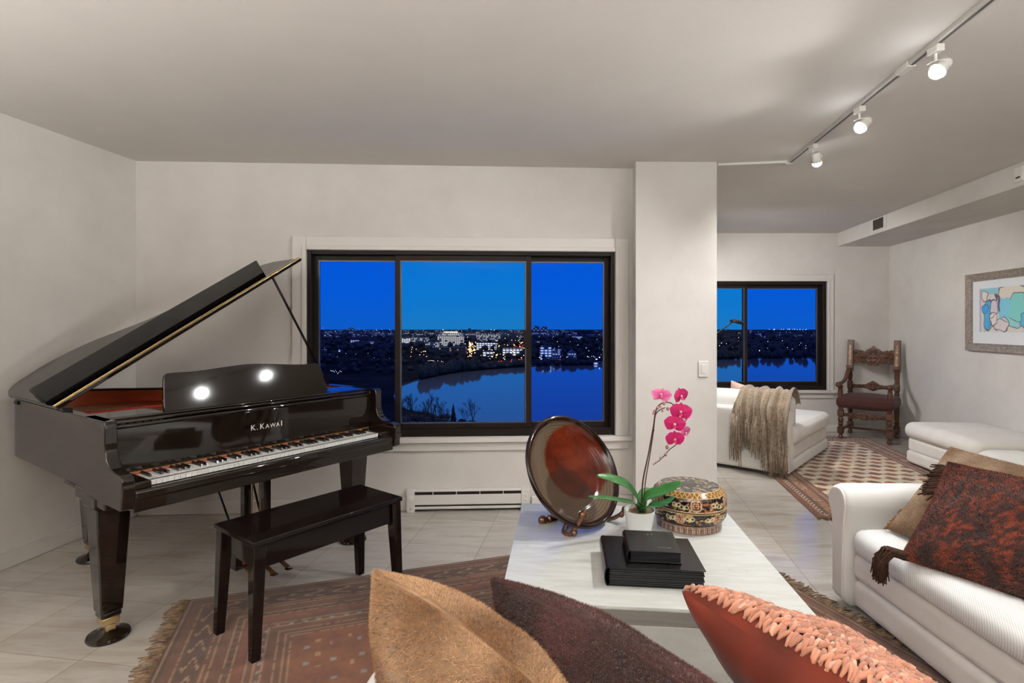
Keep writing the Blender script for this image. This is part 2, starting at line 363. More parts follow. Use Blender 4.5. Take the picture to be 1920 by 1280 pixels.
MB().box(-.69,-.46,.215,.43,.945,.966).build('side_shelf', M['black'], pn, bevel=.003); MB().box(.46,.69,.215,.43,.945,.966).build('side_shelf', M['black'], pn, bevel=.003)
MB().box(-.46,.46,.235,.40,.93,.946).build('desk_tray', M['black'], pn, bevel=.003)
# music desk: board with a waved top, leaning back
top = [tuple(p[:2]) for p in spline([(-.435,.165,0),(-.425,.188,0),(-.40,.196,0),(-.28,.197,0),(-.1,.212,0),(.0,.217,0),(.1,.212,0),(.28,.197,0),(.40,.196,0),(.425,.188,0),(.435,.165,0)], 4)]
pr = [(-.45,0),(-.447,.05)] + top + [(.447,.05),(.45,0)]
pr = pr[::-1]
tl = math.radians(15.8)
MB().prism(pr, 0, .016, lambda x_, h_, t_: (x_, .262 + h_*math.sin(tl) + t_*math.cos(tl), .949 + h_*math.cos(tl) - t_*math.sin(tl))).build('music_desk', M['black'], pn, smooth=30, bevel=.003)
MB().box(-.30,-.24,.24,.262,.949,.955).build('desk_clip', M['brass'], pn, bevel=.001); MB().box(.24,.30,.24,.262,.949,.955).build('desk_clip', M['brass'], pn, bevel=.001)
# keyboard: 52 naturals, 36 sharps
wk = MB().box(-.0112,.0112,0,.15,.699,.7205).box(-.0112,.0112,-.0025,.02,.716,.7205).build('white_key', M['white_key'], pn, bevel=.0012)
bk = MB().hexa([(-.0058,.052,.712),(.0058,.052,.712),(.0058,.15,.712),(-.0058,.15,.712)], [(-.0046,.060,.7325),(.0046,.060,.7325),(.0046,.15,.7325),(-.0046,.15,.7325)]).build('black_key', M['black_key'], pn, bevel=.0015)
first = True
for i in range(52):
    x = -.612 + (i+.5)*.02354
    o = wk if i == 0 else wk.copy()
    if i: C.objects.link(o); o.parent = pn
    o.location.x = x
    if i < 51 and (i % 7) not in (1, 4):
        o = bk if first else bk.copy()
        if not first: C.objects.link(o); o.parent = pn
        first = False
        o.location.x = x + .01177
MB().box(-.614,.614,.1505,.154,.70,.7245).build('key_felt', M['felt'], pn, smooth=0)
# logo
def text_mesh(txt, size, parent, M4, mt, name, ext=.0006):
    cu = bpy.data.curves.new(name, 'FONT'); cu.body = txt; cu.size = size; cu.extrude = ext; cu.align_x = 'CENTER'; cu.align_y = 'CENTER'
    o = bpy.data.objects.new('tmp', cu); C.objects.link(o); bpy.context.view_layer.update()
    me = bpy.data.meshes.new_from_object(o.evaluated_get(bpy.context.evaluated_depsgraph_get())); bpy.data.objects.remove(o)
    me.materials.clear(); me.materials.append(mt); p = bpy.data.objects.new(name, me); C.objects.link(p)
    if parent: p.parent = parent
    p.matrix_local = M4; return p
xs = -.082
lg = [('K', .040), ('.', .036), ('K', .040), ('A', .031), ('W', .031), ('A', .031), ('I', .040)]
lb = MB(); pos = [-.079, -.056, -.030, -.001, .029, .058, .080]
for (ch, sz), x in zip(lg, pos):
    t = text_mesh(ch, sz, None, Matrix(), M['logo'], 'letter')
    b0 = min(v_.co.y for v_ in t.data.vertices)
    lb.add([(v_.co.x + x, v_.co.y - b0, v_.co.z) for v_ in t.data.vertices], [tuple(p.vertices) for p in t.data.polygons]); bpy.data.objects.remove(t)
lo_ = lb.build('logo_lettering', M['logo'], pn, smooth=0); lo_.matrix_local = frame((.0,.1542,.828), (1,0,0), (0,0,1), (0,-1,0))
# legs
def pleg(x, y):
    mt = M['black']
    l = MB().box(-.075,.075,-.075,.075,.585,.64).hexa([(-.042,-.042,.118),(.042,-.042,.118),(.042,.042,.118),(-.042,.042,.118)], [(-.066,-.066,.585),(.066,-.066,.585),(.066,.066,.585),(-.066,.066,.585)])
    l.box(-.038,.038,-.038,.038,.095,.12)
    o = l.build('leg', mt, pn, bevel=.006, seg=3); o.location = (x, y, 0)
    MB().box(-.034,.034,-.034,.034,.062,.096).box(-.02,.02,-.03,.03,.03,.063).build('ferrule', M['brass'], o, bevel=.004)
    MB().lathe([(0,0),(.080,.0),(.084,.008),(.080,.018),(.055,.026),(.036,.034),(.03,.04),(0,.04)], 32).build('caster_cup', M['black'], o)
pleg(-.665,.285); pleg(.655,.285); pleg(-.40,1.30)
MB().box(-.735,-.60,.12,.46,.60,.656).box(-.735,-.62,.46,.60,.635,.656).build('leg_bracket', M['black'], pn, bevel=.006); MB().box(.60,.735,.12,.46,.60,.656).build('leg_bracket', M['black'], pn, bevel=.006)
# pedal lyre
ly = MB().box(-.062,-.022,.27,.31,.19,.615).box(.05,.09,.27,.31,.19,.615).box(-.10,.13,.26,.32,.585,.613).build('lyre', M['black'], pn, bevel=.004)
MB().box(-.125,.155,.235,.335,.10,.195).build('pedal_box', M['black'], ly, bevel=.004)
for x in (-.07, .015, .10):
    MB().hexa([(x-.012,.12,.062),(x+.012,.12,.062),(x+.01,.26,.10),(x-.01,.26,.10)], [(x-.014,.12,.07),(x+.014,.12,.07),(x+.01,.26,.108),(x-.01,.26,.108)]).ball((x,.118,.066), .022, 12, 6, (1,1.1,.28)).build('pedal', M['brass'], ly)
MB().box(-.09,-.04,.232,.236,.125,.15).box(.035,.085,.232,.236,.125,.15).build('pedal_felt', M['felt'], ly, smooth=0)
for x in (-.005, .035): MB().tube([(x,.29,.19),(x,.29,.615)], .004, 8).build('pedal_rod', M['brass'], ly)
for x in (-.06, .09): MB().tube([(x,.31,.16),(x-.04 if x < 0 else x+.04,.62,.66)], .006, 8).build('brace', M['ebony'], ly)
# lid
TH = math.radians(32.7); HX, HZ = -.747, .972
def LP(s_, V_, t_): return (HX + s_*math.cos(TH) - t_*math.sin(TH), V_, HZ + s_*math.sin(TH) + t_*math.cos(TH))
lo2 = [(0,.635)] + [(p[0], p[1]) for p in spline([(0,1.30,0),(.0,1.40,0),(.04,1.52,0),(.13,1.61,0),(.26,1.645,0),(.40,1.63,0),(.53,1.56,0),(.66,1.42,0),(.80,1.29,0),(1.0,1.215,0),(1.25,1.16,0),(1.43,1.07,0),(1.50,.93,0)], 5)] + [(1.515,.635)]
lid = MB().prism(lo2[::-1], 0, .02, LP).build('lid', M['black'], pn, smooth=30, bevel=.005)
fp = [(-.01,.69),(1.27,.695),(1.50,1.115),(.04,1.115)]
MB().prism(fp, .026, .048, LP).build('lid_flap', mat('flap_lacquer', (.004,.0035,.0035), .10, 0, 1.06), lid, bevel=.006, seg=3)  # same lacquer, darker and duller to stand in for a dark reflection
h = MB().prism([(.0,.625),(1.512,.625),(1.512,.672),(.0,.672)], .0205, .0235, LP)
h.tube([LP(0,.648,.024), LP(1.512,.648,.024)], .0035, 8)
hg = h.build('piano_hinge', M['brass'], lid)
s = MB()
for i in range(24):
    for V_ in (.6345, .662):
        p = LP(.03 + i*.063, V_, .0235); s.ball(p, .0032, 6, 4)
s.build('hinge_screws', mat('dark_screw', (.12,.09,.05), .3, 1), hg)
b0 = Vector((.705, .60, .955)); b1 = Vector(LP(1.29, .67, -.002))
MB().tube([b0, b0.lerp(b1,.25), b0.lerp(b1,.27), b1], [.011,.010,.008,.008], 8).build('lid_prop', M['ebony'], pn)
MB().box(-.74,-.70,.60,.63,.962,.985).box(-.741,-.735,1.30,1.36,.94,.96).build('lid_catch', M['glass_black'], pn, bevel=.003)
# ================================================================ PIANO BENCH
bA = Vector((-1.036, 2.209)); bB = Vector((-.565, 2.799)); ex = (bB - bA).normalized(); bang = math.atan2(ex.y, ex.x)
bc = (bA + bB)/2 + Vector((-ex.y, ex.x))*.175
bn = thing('piano_bench', 'black wooden piano bench with tapered splayed legs in front of the keyboard', 'bench', (bc.x, bc.y, 0.009), bang)
L2, D2 = .385, .178
MB().box(-L2, L2, -D2, D2, .462, .483).build('bench_lid', M['ebony'], bn, bevel=.004, seg=3)
MB().box(-L2+.03, L2-.03, -D2+.02, D2-.02, .36, .462).build('apron', M['ebony'], bn, bevel=.003)
for sx in (-1, 1):
    for sy in (-1, 1):
        c0 = Vector((sx*(L2-.035), sy*(D2-.032), .462)); c1 = Vector((sx*(L2-.015), sy*(D2-.018), 0))
        w0, w1 = .027, .018
        MB().hexa([c1 + Vector((a*w1, b_*w1, 0)) for a, b_ in ((-1,-1),(1,-1),(1,1),(-1,1))], [c0 + Vector((a*w0, b_*w0, 0)) for a, b_ in ((-1,-1),(1,-1),(1,1),(-1,1))]).build('leg', M['ebony'], bn, bevel=.003)
# ================================================================ RUGS (woven patterns as vertex colour on dense grids)
rng = np.random.default_rng(3)
def vnoise(shape, cell, seed):
    r = np.random.default_rng(seed); ny, nx = shape; gy, gx = int(ny/cell)+3, int(nx/cell)+3; g = r.random((gy, gx))
    y = np.arange(ny)/cell; x = np.arange(nx)/cell; iy = y.astype(int); ix = x.astype(int); fy = (y-iy)[:,None]; fx = (x-ix)[None,:]
    fy = fy*fy*(3-2*fy); fx = fx*fx*(3-2*fx)
    return (g[iy][:,ix]*(1-fy)*(1-fx) + g[iy][:,ix+1]*(1-fy)*fx + g[iy+1][:,ix]*fy*(1-fx) + g[iy+1][:,ix+1]*fy*fx)
def rugmesh(name, L, W, step, colfn, matl, parent, seed):
    nx, ny = int(L/step), int(W/step); X, Y = np.meshgrid(np.linspace(0, L, nx), np.linspace(0, -W, ny))
    col = colfn(X, -Y)
    wob = .0012*vnoise((ny, nx), 30, seed)
    vs = np.stack([X, Y, .009 + wob], -1).reshape(-1, 3)
    idx = np.arange(nx*ny).reshape(ny, nx)
    fs = np.stack([idx[1:,:-1], idx[1:,1:], idx[:-1,1:], idx[:-1,:-1]], -1).reshape(-1, 4)
    b = MB(); b.v = [tuple(p) for p in vs]; b.f = [tuple(q) for q in fs]; n0 = len(b.v)
    c = col.reshape(-1, 3)
    e_ = MB(); b.box(0, L, -W, 0, .001, .0085); c = np.vstack([c, np.tile(c.mean(0)*.6, (8,1))])
    return b.build(name, matl, parent, smooth=180, col=c)
M['rug'] = vcol('rug_wool', .95, 1.4, .5, 420, sheen=.25)
rust = np.array(lin(114,66,38)); dark = np.array(lin(72,45,31)); cream = np.array(lin(160,124,92)); slate = np.array(lin(118,118,120)); mid = np.array(lin(97,60,38)); red = np.array(lin(118,64,38))
def lay(col, mask, c): col[mask] = c
def rug1(X, Y):
    L, W = 2.94, 2.1; sh = X.shape
    n1 = vnoise(sh, 9, 1); n2 = vnoise(sh, 2, 2); n3 = vnoise(sh, 40, 4)
    col = np.zeros(sh + (3,)); col[:] = rust
    dx = np.minimum(X, L-X); dy = np.minimum(Y, W-Y); d = np.minimum(dx, dy*1.0); end = dx < dy; along = np.where(end, Y, X)
    brd = d < .50
    lay(col, brd, mid)
    lay(col, d < .035, dark); lay(col, (d > .012) & (d < .022), cream*.75)
    lay(col, (d > .09) & (d < .17), dark*1.15)
    # latch-hook figures in the outer band
    ph = (along % .13)/.13; q = (d-.09)/.08
    lay(col, (d > .095) & (d < .165) & (np.abs(ph - .5 - .28*np.sin(q*9)) < .09), cream*.8)
    for c0 in (.078,.18,.205,.255,.285,.335,.37,.40,.445,.475,.497):
        lay(col, (np.abs(d-c0) < .0035) & (n2 > .22), cream*.72)
    lay(col, (d > .295) & (d < .325), red*.9)
    fg = (d > .26) & (d < .28) & (((along % .045)/.045) < .4) & (n2 > .3); lay(col, fg, dark)
    fg = (d > .38) & (d < .395) & (((along % .06)/.06) < .35) & (n2 > .3); lay(col, fg, slate)
    # field
    fx, fy = X - L/2, Y - W/2; fld = ~brd
    st = np.floor(np.abs(fx)/.07)*.07
    q = np.abs(fy) + st*.62
    for c0, cc in ((.44, cream*.8), (.40, cream*.8)):
        lay(col, fld & (np.abs(q-c0) < .008) & (n2 > .15), cc)
    tooth = fld & (q > .405) & (q < .425) & (((X % .028)/.028) < .35); lay(col, tooth, cream*.75)
    st2 = np.floor(np.abs(fx)/.10)*.10; q2 = np.abs(fy)*1.3 + st2*.34
    for c0, cc in ((.30, slate*1.1), (.272, dark), (.255, cream*.75), (.17, slate)):
        lay(col, fld & (np.abs(q2-c0) < .010) & (n2 > .12), cc)
    grd = fld & (q2 < .165) & ((((X % .05)/.05) < .3) ^ (((Y % .05)/.05) < .3)); lay(col, grd, slate*.8)
    lay(col, fld & (q2 < .25) & (q2 > .19) & (((X % .06)/.06) < .25) & (n1 > .4), dark)
    sp = fld & (q > .45) & (((X % .11)/.11) < .22) & (((Y % .12)/.12) < .2) & (n1 > .35); lay(col, sp, slate)
    sp = fld & (q > .45) & ((((X+.05) % .13)/.13) < .15) & ((((Y+.04) % .10)/.10) < .25) & (n1 > .45); lay(col, sp, cream*.8)
    col *= (.72 + .36*n1 + .28*(n2-.5) + .25*(n3-.5))[..., None]
    st = (.5+.5*np.sin(Y*900)); col *= (.9+.14*st)[..., None]
    return np.clip(col, 0, 1)
def fringe(name, parent, x, W, sgn, n, seed, colr, ln=.075):
    r = random.Random(seed); b = MB()
    for i in range(n):
        y = -W*(i+.5)/n; l = ln*(.6+.6*r.random()); a = r.uniform(-.5,.5)
        b.tube([(x, y, .008), (x + sgn*l*.5, y + a*l*.3, .010+.004*r.random()), (x + sgn*l, y + a*l*.9, .005)], [.0042,.0036,.0022], 5)
    o = b.build(name, colr, parent, smooth=180); o['kind'] = 'stuff'; return o
M['fringe'] = mat('rug_fringe', lin(150,124,98), .9, 0, 1.4, lin(92,72,54), 30)
RG1 = math.radians(18.6)
r1 = thing('oriental_rug', 'worn rust-brown oriental rug with medallion under bench and coffee table', 'rug', (-1.594, 2.714, 0), RG1)
rugmesh('pile', 2.94, 2.1, .0075, rug1, M['rug'], r1, 5)
fringe('fringe', r1, 0, 2.1, -1, 230, 1, M['fringe']); fringe('fringe', r1, 2.94, 2.1, 1, 230, 2, M['fringe'])
og = np.array(lin(160,88,34)); ivory = np.array(lin(206,192,170)); rb = np.array(lin(112,58,28)); olive = np.array(lin(140,98,46))
def rug2(X, Y):
    L, W = 1.62, 3.05; sh = X.shape; n1 = vnoise(sh, 8, 11); n2 = vnoise(sh, 2, 12)
    col = np.zeros(sh + (3,)); d = np.minimum(np.minimum(X, L-X), np.minimum(Y, W-Y)); dx = np.minimum(X, L-X); dy = np.minimum(Y, W-Y); along = np.where(dx < dy, Y, X)
    col[:] = rb
    lay(col, (d > .035) & (d < .095), rb*.7); lay(col, (d > .045) & (d < .085) & (np.abs(((along % .05)/.05) - .5 - .3*np.sin((d-.05)*150)) < .16), ivory)
    lay(col, (d > .095) & (d < .105), dark); lay(col, (d > .105) & (d < .19), og*.6)
    lay(col, (d > .115) & (d < .18) & (((along % .033)/.033) < .3) & (n2 > .3), ivory*.8)
    lay(col, (d > .19) & (d < .20), dark); lay(col, (d > .20) & (d < .25), rb); lay(col, (d > .21) & (d < .24) & (((along % .04)/.04) < .35), ivory*.9); lay(col, (d > .25) & (d < .26), dark)
    fld = d >= .26; lay(col, fld, ivory)
    cw, ch = .135, .15; row = np.floor(Y/ch); xx = ((X + (row % 2)*cw/2) % cw)/cw - .5; yy = (Y % ch)/ch - .5
    ax = np.abs(xx); ay = np.abs(yy); st = np.floor(ax/.083)*.083
    mot = fld & (ay + st*.75 < .37) & (ax < .42)
    cid = (row + np.floor((X + (row % 2)*cw/2)/cw)*2) % 3
    for k_, cc in ((0, og), (1, rb*.95), (2, olive)): lay(col, mot & (cid == k_), cc)
    lay(col, fld & (ay + st*.8 < .16) & (ax < .25), rb)
    lay(col, fld & (ay < .05) & (ax > .46), slate)
    col *= (.8 + .35*n1 + .25*(n2-.5))[..., None]
    return np.clip(col, 0, 1)
r2 = thing('patterned_rug', 'ivory rug with rows of orange and brown medallions before the carved armchair', 'rug', (2.69, 6.89, 0), math.radians(-10))
rugmesh('pile', 1.62, 3.05, .008, rug2, M['rug'], r2, 9)
b = MB(); rr = random.Random(5)
for yb, sg in ((0, 1), (-3.05, -1)):
    for i in range(120):
        x_ = 1.62*(i+.5)/120; l = .05*(.6+.6*rr.random()); b.tube([(x_, yb, .008), (x_+rr.uniform(-.01,.01), yb+sg*l*.5, .011), (x_+rr.uniform(-.02,.02), yb+sg*l, .005)], [.004,.0035,.002], 5)
o = b.build('fringe', M['fringe'], r2, smooth=180); o['kind'] = 'stuff'
# ================================================================ COFFEE TABLE
TZ = .43
tq = [fl(915,1117,TZ), fl(1505,1152,TZ), fl(1383,955,TZ), fl(985,946,TZ)]
tcen = sum(tq, Vector())/4; tang = math.atan2((tq[1]-tq[0]+tq[2]-tq[3]).y, (tq[1]-tq[0]+tq[2]-tq[3]).x)
tb = thing('coffee_table', 'square white travertine coffee table in the middle of the room', 'coffee table', (tcen.x, tcen.y, 0), tang)
H2 = .515
def sq(a, z): return [(-a,-a,z),(a,-a,z),(a,a,z),(-a,a,z)]
MB().hexa(sq(H2,TZ-.012), sq(H2,TZ)).build('tabletop', M['marble'], tb, bevel=.002)
MB().hexa(sq(H2-.10,TZ-.115), sq(H2,TZ-.0122)).build('bevelled_underside', M['marble'], tb, smooth=0)
MB().hexa(sq(H2-.10,.011), sq(H2-.10,TZ-.1152)).build('pedestal', M['marble'], tb, bevel=.003)
# ---------------------------------------------------------------- ceramic platter on a cast stand
pc = at(1071, 899, 2.60); view = (Vector((0,0,EYE)) - pc).normalized(); rgt = Vector((0,0,1)).cross(view).normalized(); upv = view.cross(rgt)
tiltd = math.radians(43); mn = rgt*math.cos(math.radians(28)) + upv*math.sin(math.radians(28))
pnv = view*math.cos(tiltd) + mn*math.sin(tiltd); pX = (rgt*-math.sin(math.radians(28)) + upv*math.cos(math.radians(28))); pX = (pX - pnv*pX.dot(pnv)).normalized(); pY = pnv.cross(pX)
PR = .272
prof = [(0,.012),(.06,.012),(.12,.018),(.18,.030),(.225,.052),(.245,.070),(.252,.078),(.258,.083),(.266,.082),(.272,.074),(.270,.066),(.262,.055),(.24,.034),(.20,.012),(.14,-.004),(.10,-.010),(.10,-.018),(.085,-.018),(.08,-.010),(0,-.008)]
pp = []
for i in range(len(prof)-1):
    for k_ in range(4): pp.append((prof[i][0] + (prof[i+1][0]-prof[i][0])*k_/4, prof[i][1] + (prof[i+1][1]-prof[i][1])*k_/4))
pp.append(prof[-1]); nS = 96
m = MB().lathe([(max(r_, .0003), z_) for r_, z_ in pp], nS, cap=True)
V3 = np.array(m.v); rad = np.hypot(V3[:,0], V3[:,1]); i0 = len(pp)
x = N('glazed_stoneware'); v = x.coord('Object'); sx = x.n('ShaderNodeSeparateXYZ'); x.l(v, sx.inputs[0])
def dist(cx_, cy_):
    a = x.math('SUBTRACT', sx.outputs[0], cx_); b2 = x.math('SUBTRACT', sx.outputs[1], cy_); return x.math('SQRT', x.math('ADD', x.math('MULTIPLY', a, a), x.math('MULTIPLY', b2, b2)))
wob = x.math('MULTIPLY', x.math('SUBTRACT', x.noise(v, 22, 4), .5), .022); rd = dist(0, 0)
rings = x.math('SINE', x.math('ADD', x.math('MULTIPLY', rd, 520), x.math('MULTIPLY', x.noise(v, 6, 3), 9)))
pool = x.ramp(x.math('ADD', dist(.03, -.075), wob), [(.172, (1,1,1)), (.188, (0,0,0))])
pool2 = x.ramp(x.math('ADD', dist(-.10, .055), wob), [(.13, (1,1,1)), (.15, (0,0,0))])
stone = x.mix(x.math('MULTIPLY', x.math('ADD', rings, 1), .5), lin(84,71,56), lin(104,90,74))
redc = x.mix(x.ramp(x.noise(v, 7, 6, .65), [(.3,(0,0,0)),(.7,(1,1,1))]), lin(52,19,12), lin(104,38,20))
c = x.mix(pool, stone, redc); c = x.mix(x.math('MULTIPLY', pool2, .62), c, lin(44,30,24))
c = x.mix(x.ramp(x.math('ADD', rd, x.math('MULTIPLY', wob, .4)), [(.240, (0,0,0)), (.246, (1,1,1))]), c, lin(34,17,14))
c = x.mix(x.ramp(sx.outputs[2], [(0.0, (0,0,0)), (1, (0,0,0))]), c, c)
x.l(c, x.b.inputs['Base Color']); x.b.inputs['Roughness'].default_value = .10; x.b.inputs['IOR'].default_value = 1.45; x.bump(rings, .10, .001)
pl = m.build('platter', x.m, None, smooth=180)
pl.matrix_world = frame(pc - pnv*.05, pX, pY, pnv)
tag(pl, 'large round red and brown glazed ceramic platter leaning on a bronze stand', 'platter')
low = min((pl.matrix_world @ Vector(p)).z for p in m.v); pl.location.z += TZ + .022 - low
st = thing('display_stand', 'bronze twig-shaped stand holding the ceramic platter on the coffee table', 'stand', (0,0,0))
Yc = 2.5
def tw(pts, r0, r1, name):
    sp_ = spline(pts, 6); n_ = len(sp_); MB().tube(sp_, [r0 + (r1-r0)*i/(n_-1) for i in range(n_)], 8).ball(sp_[-1], r1*1.9, 10, 6).ball(sp_[int(n_*.72)] + Vector((.012,-.008,.006)), r1*1.5, 8, 6).build(name, M['bronze_cast'], st, smooth=180)
a0 = Vector((pc.x-.02, 2.66, TZ+.010))
f1 = fl(1062,1000,TZ+.006); f2 = fl(1140,975,TZ+.006)
tw([a0, a0.lerp(f1,.5), f1 + Vector((-.01,.02,0)), f1 + Vector((.02,-.02,.008)), at(1093,965,f1.y-.03)], .012, .010, 'branch_foot')
tw([a0, a0.lerp(f2,.5), f2 + Vector((0,.0,.005)), at(1160,966,f2.y-.02), at(1172,955,f2.y-.02)], .011, .009, 'branch_foot')
tw([a0, a0 + Vector((.02,.05,0)), a0 + Vector((.01,.10,.16)), a0 + Vector((.0,.115,.26))], .012, .010, 'branch_back')
tw([a0, a0 + Vector((-.06,-.02,0)), fl(1018,975,TZ+.012)], .011, .012, 'branch_foot')
# ---------------------------------------------------------------- lacquered drum box
dc = Vector((.833, 2.59)); dprof = [(0,.0),(.143,0),(.147,.004),(.147,.034),(.150,.038),(.158,.046),(.166,.062),(.1695,.082),(.1695,.098),(.171,.100),(.171,.106),(.1695,.108),(.1695,.13),(.166,.152),(.160,.166),(.158,.168),(.140,.184),(.136,.186),(.133,.1865),(0,.190)]
pp = [(0,0)]
for i in range(1, len(dprof)-1):
    d_ = math.dist(dprof[i], dprof[i+1]); kk = max(1, int(d_/.003)); pp += [(dprof[i][0] + (dprof[i+1][0]-dprof[i][0])*t/kk, dprof[i][1] + (dprof[i+1][1]-dprof[i][1])*t/kk) for t in range(kk)]
pp.append((.0003, .190)); nS = 300
def drumcol(V3, zlo):
    th = np.arctan2(V3[:,1], V3[:,0]); rad = np.hypot(V3[:,0], V3[:,1]); z = V3[:,2]; arc = th*.168
    blk = np.array((.008,.007,.007)); gold = np.array(lin(176,140,92)); tan_ = np.array(lin(196,170,128)); rustg = np.array(lin(164,104,64)); fret = np.array(lin(150,118,98))
    n_ = np.array([noise.noise(Vector((p[0]*52, p[1]*52, p[2]*95))) for p in V3]); n2_ = np.array([noise.noise(Vector((p[0]*95+9, p[1]*95, p[2]*160))) for p in V3]); n3_ = np.array([noise.noise(Vector((p[0]*16, p[1]*16+4, p[2]*30))) for p in V3])
    col = np.tile(blk, (len(V3), 1))
    body = (z > .045) & (z < .166)
    cl = body & (n_ > .25); col[cl & (n3_ > 0)] = rustg*.9; col[cl & (n3_ <= 0)] = gold; col[cl & (n2_ > .25)] = tan_
    col[body & (np.abs(n_-.02) < .03)] = np.array(lin(96,92,90))
    for zz in (.1, .106, .1665): col[np.abs(z-zz) < .0022] = tan_
    lidb = (z > .167) & (z < .1845) & (rad > .139); w = np.abs(((arc % .024)/.024) - .5)*2; h_ = (z-.168)/.016
    col[lidb] = np.array(lin(120,84,48)); col[lidb & (np.abs(w-h_) < .13)] = np.array(lin(214,180,110))
    tp = (z > .184) & (rad <= .1395); col[tp] = np.array(lin(34,29,26)); col[tp & (n_ > .18) & (rad > .04)] = np.array(lin(150,128,92)); col[tp & (n2_ > .28) & (rad > .05)] = np.array(lin(112,100,84)); col[(rad > .134) & (rad < .1385) & (z > .18)] = tan_
    def medal(a0, z0, r0):
        da = (th - a0 + PI) % (2*PI) - PI; x_ = da*.168; y_ = z - z0; rr_ = np.hypot(x_, y_); ins = rr_ < r0
        col[ins] = np.array(lin(70,40,30)); mx = np.maximum(np.abs(x_), np.abs(y_))
        ln = ((mx % .0085) < .0036) & ~((np.abs(x_) < .0016) & (mx > .009)); ln |= (np.abs(y_) < .0016) & (np.abs(x_) > .006)
        col[ins & ln] = np.array(lin(205,160,124)); col[(rr_ < r0) & (rr_ > r0-.0035)] = np.array(lin(214,172,138))
    for k_ in range(6):
        medal(-PI/2 - .12 + k_*PI/3, .137, .026); medal(-PI/2 + .50 + k_*PI/3, .074, .024)
        for da, z0 in ((.42, .132), (.62, .125), (.25, .07), (-.28,.074)):
            a0 = -PI/2 + k_*PI/3 + da; d2 = (th - a0 + PI) % (2*PI) - PI; x_ = d2*.168; y_ = z - z0
            wing = (np.abs(np.hypot(np.abs(x_)-.011, y_-.004) - .008) < .0022) | (np.hypot(x_, y_*.7) < .0065); col[wing & body] = np.array(lin(206,190,150))
    base = z < .038; g = (((arc % .02)/.02 - .5)); hh = (z % .034)/.034 - .5; mm = np.maximum(np.abs(g), np.abs(hh)*.9)
    col[base] = np.array(lin(92,70,62)); col[base & ((mm*9 % 2) < 1)] = np.array(lin(176,146,128))
    return np.clip(col, 0, 1)
db = thing('lacquer_box', 'round black lacquer box with gold clouds and medallions on coffee table', 'box', (dc.x, dc.y, TZ))
lowp = [p for p in pp if p[1] <= .1035]; hip = [p for p in pp if p[1] > .1035]; lowp.append((0.0003,.1035)); hip.insert(0, (.0003,.1036))
M['drum'] = vcol('gilded_lacquer', .16, 1.45, coat=.1)
for nm, q_ in (('bowl', lowp), ('lid', hip)):
    m = MB().lathe([(max(r_, .0003), z_) for r_, z_ in q_], nS, cap=False); m.build(nm, M['drum'], db, smooth=40, col=drumcol(np.array(m.v), 0))
# ---------------------------------------------------------------- orchid
OY = 2.44
p0 = fl(1199, 993, TZ); p0.y = 2.46; p0.x = (1199-960)/F*2.46
orc = thing('potted_orchid', 'pink moth orchid in a small white ribbed pot on the coffee table', 'orchid', (p0.x, p0.y, TZ+.001))
pf = [(0,0),(.046,0),(.049,.004)]
for i in range(9): z_ = .008 + i*.0108; r_ = .050 + .0165*i/8; pf += [(r_, z_), (r_+.0012, z_+.005)]
pf += [(.0675,.108),(.068,.112),(.0655,.112),(.062,.10),(.055,.09),(0,.09)]
MB().lathe(pf, 40).build('pot', M['pot'], orc, smooth=60)
b = MB(); rr = random.Random(9)
for i in range(60): a = rr.random()*2*PI; q_ = .052*math.sqrt(rr.random()); b.ball((q_*math.cos(a), q_*math.sin(a), .092+.006*rr.random()), .008+.006*rr.random(), 6, 4, (1.3,.8,.6))
o = b.build('bark_chips', M['bark'], orc); o['kind'] = 'stuff'
def Lp(px, py, Y): return at(px, py, Y) - orc.location
def leaf(pts, w, roll=0.0, fold=.25):
    sp_ = spline(pts, 8); n_ = len(sp_); b = MB(); vs = []; nw = 7
    for i, p in enumerate(sp_):
        t = i/(n_-1); ww = w*max(.02, (math.sin(PI*min(1, .18+t*.82))**.62))*(1 if t < .97 else .55)
        tn = (sp_[min(i+1,n_-1)] - sp_[max(i-1,0)]).normalized(); sd = tn.cross(Vector((0,0,1))).normalized(); up = sd.cross(tn)
        sd2 = sd*math.cos(roll) + up*math.sin(roll); up2 = up*math.cos(roll) - sd*math.sin(roll)
        for j in range(nw): q_ = -1 + 2*j/(nw-1); vs.append(p + sd2*(q_*ww/2) + up2*(abs(q_)**1.5*ww*fold*.5))
    b.add(vs, [(i*nw+j, i*nw+j+1, (i+1)*nw+j+1, (i+1)*nw+j) for i in range(n_-1) for j in range(nw-1)])
    o = b.build('leaf', M['leaf'], orc, smooth=180); s_ = o.modifiers.new('thick', 'SOLIDIFY'); s_.thickness = .0035; return o
base = Vector((.008, 0, .095))
leaf([base, Lp(1197,938,2.44), Lp(1175,910,2.42), Lp(1145,897,2.39), Lp(1120,891,2.37)], .066, .5)
leaf([base, Lp(1192,944,2.42), Lp(1165,938,2.38), Lp(1130,933,2.34), Lp(1103,930,2.31)], .040, .2)
leaf([base, Lp(1212,932,2.44), Lp(1240,921,2.40), Lp(1262,912,2.38), Lp(1277,903,2.37)], .062, -.6)
leaf([base, Lp(1215,948,2.40), Lp(1240,945,2.36), Lp(1258,937,2.34), Lp(1264,931,2.33)], .046, -.3)
leaf([base, Lp(1205,930,2.50), Lp(1212,918,2.56), Lp(1220,915,2.60)], .045, .0)
stm = spline([Vector((.01,.0,.095)), Lp(1205,905,2.46), Lp(1216,850,2.46), Lp(1225,800,2.46), Lp(1229,773,2.46), Lp(1235,760,2.46), Lp(1248,754,2.45), Lp(1262,758,2.44), Lp(1275,775,2.42), Lp(1281,800,2.41), Lp(1272,828,2.41), Lp(1255,843,2.41), Lp(1240,860,2.41), Lp(1225,871,2.41)], 6)
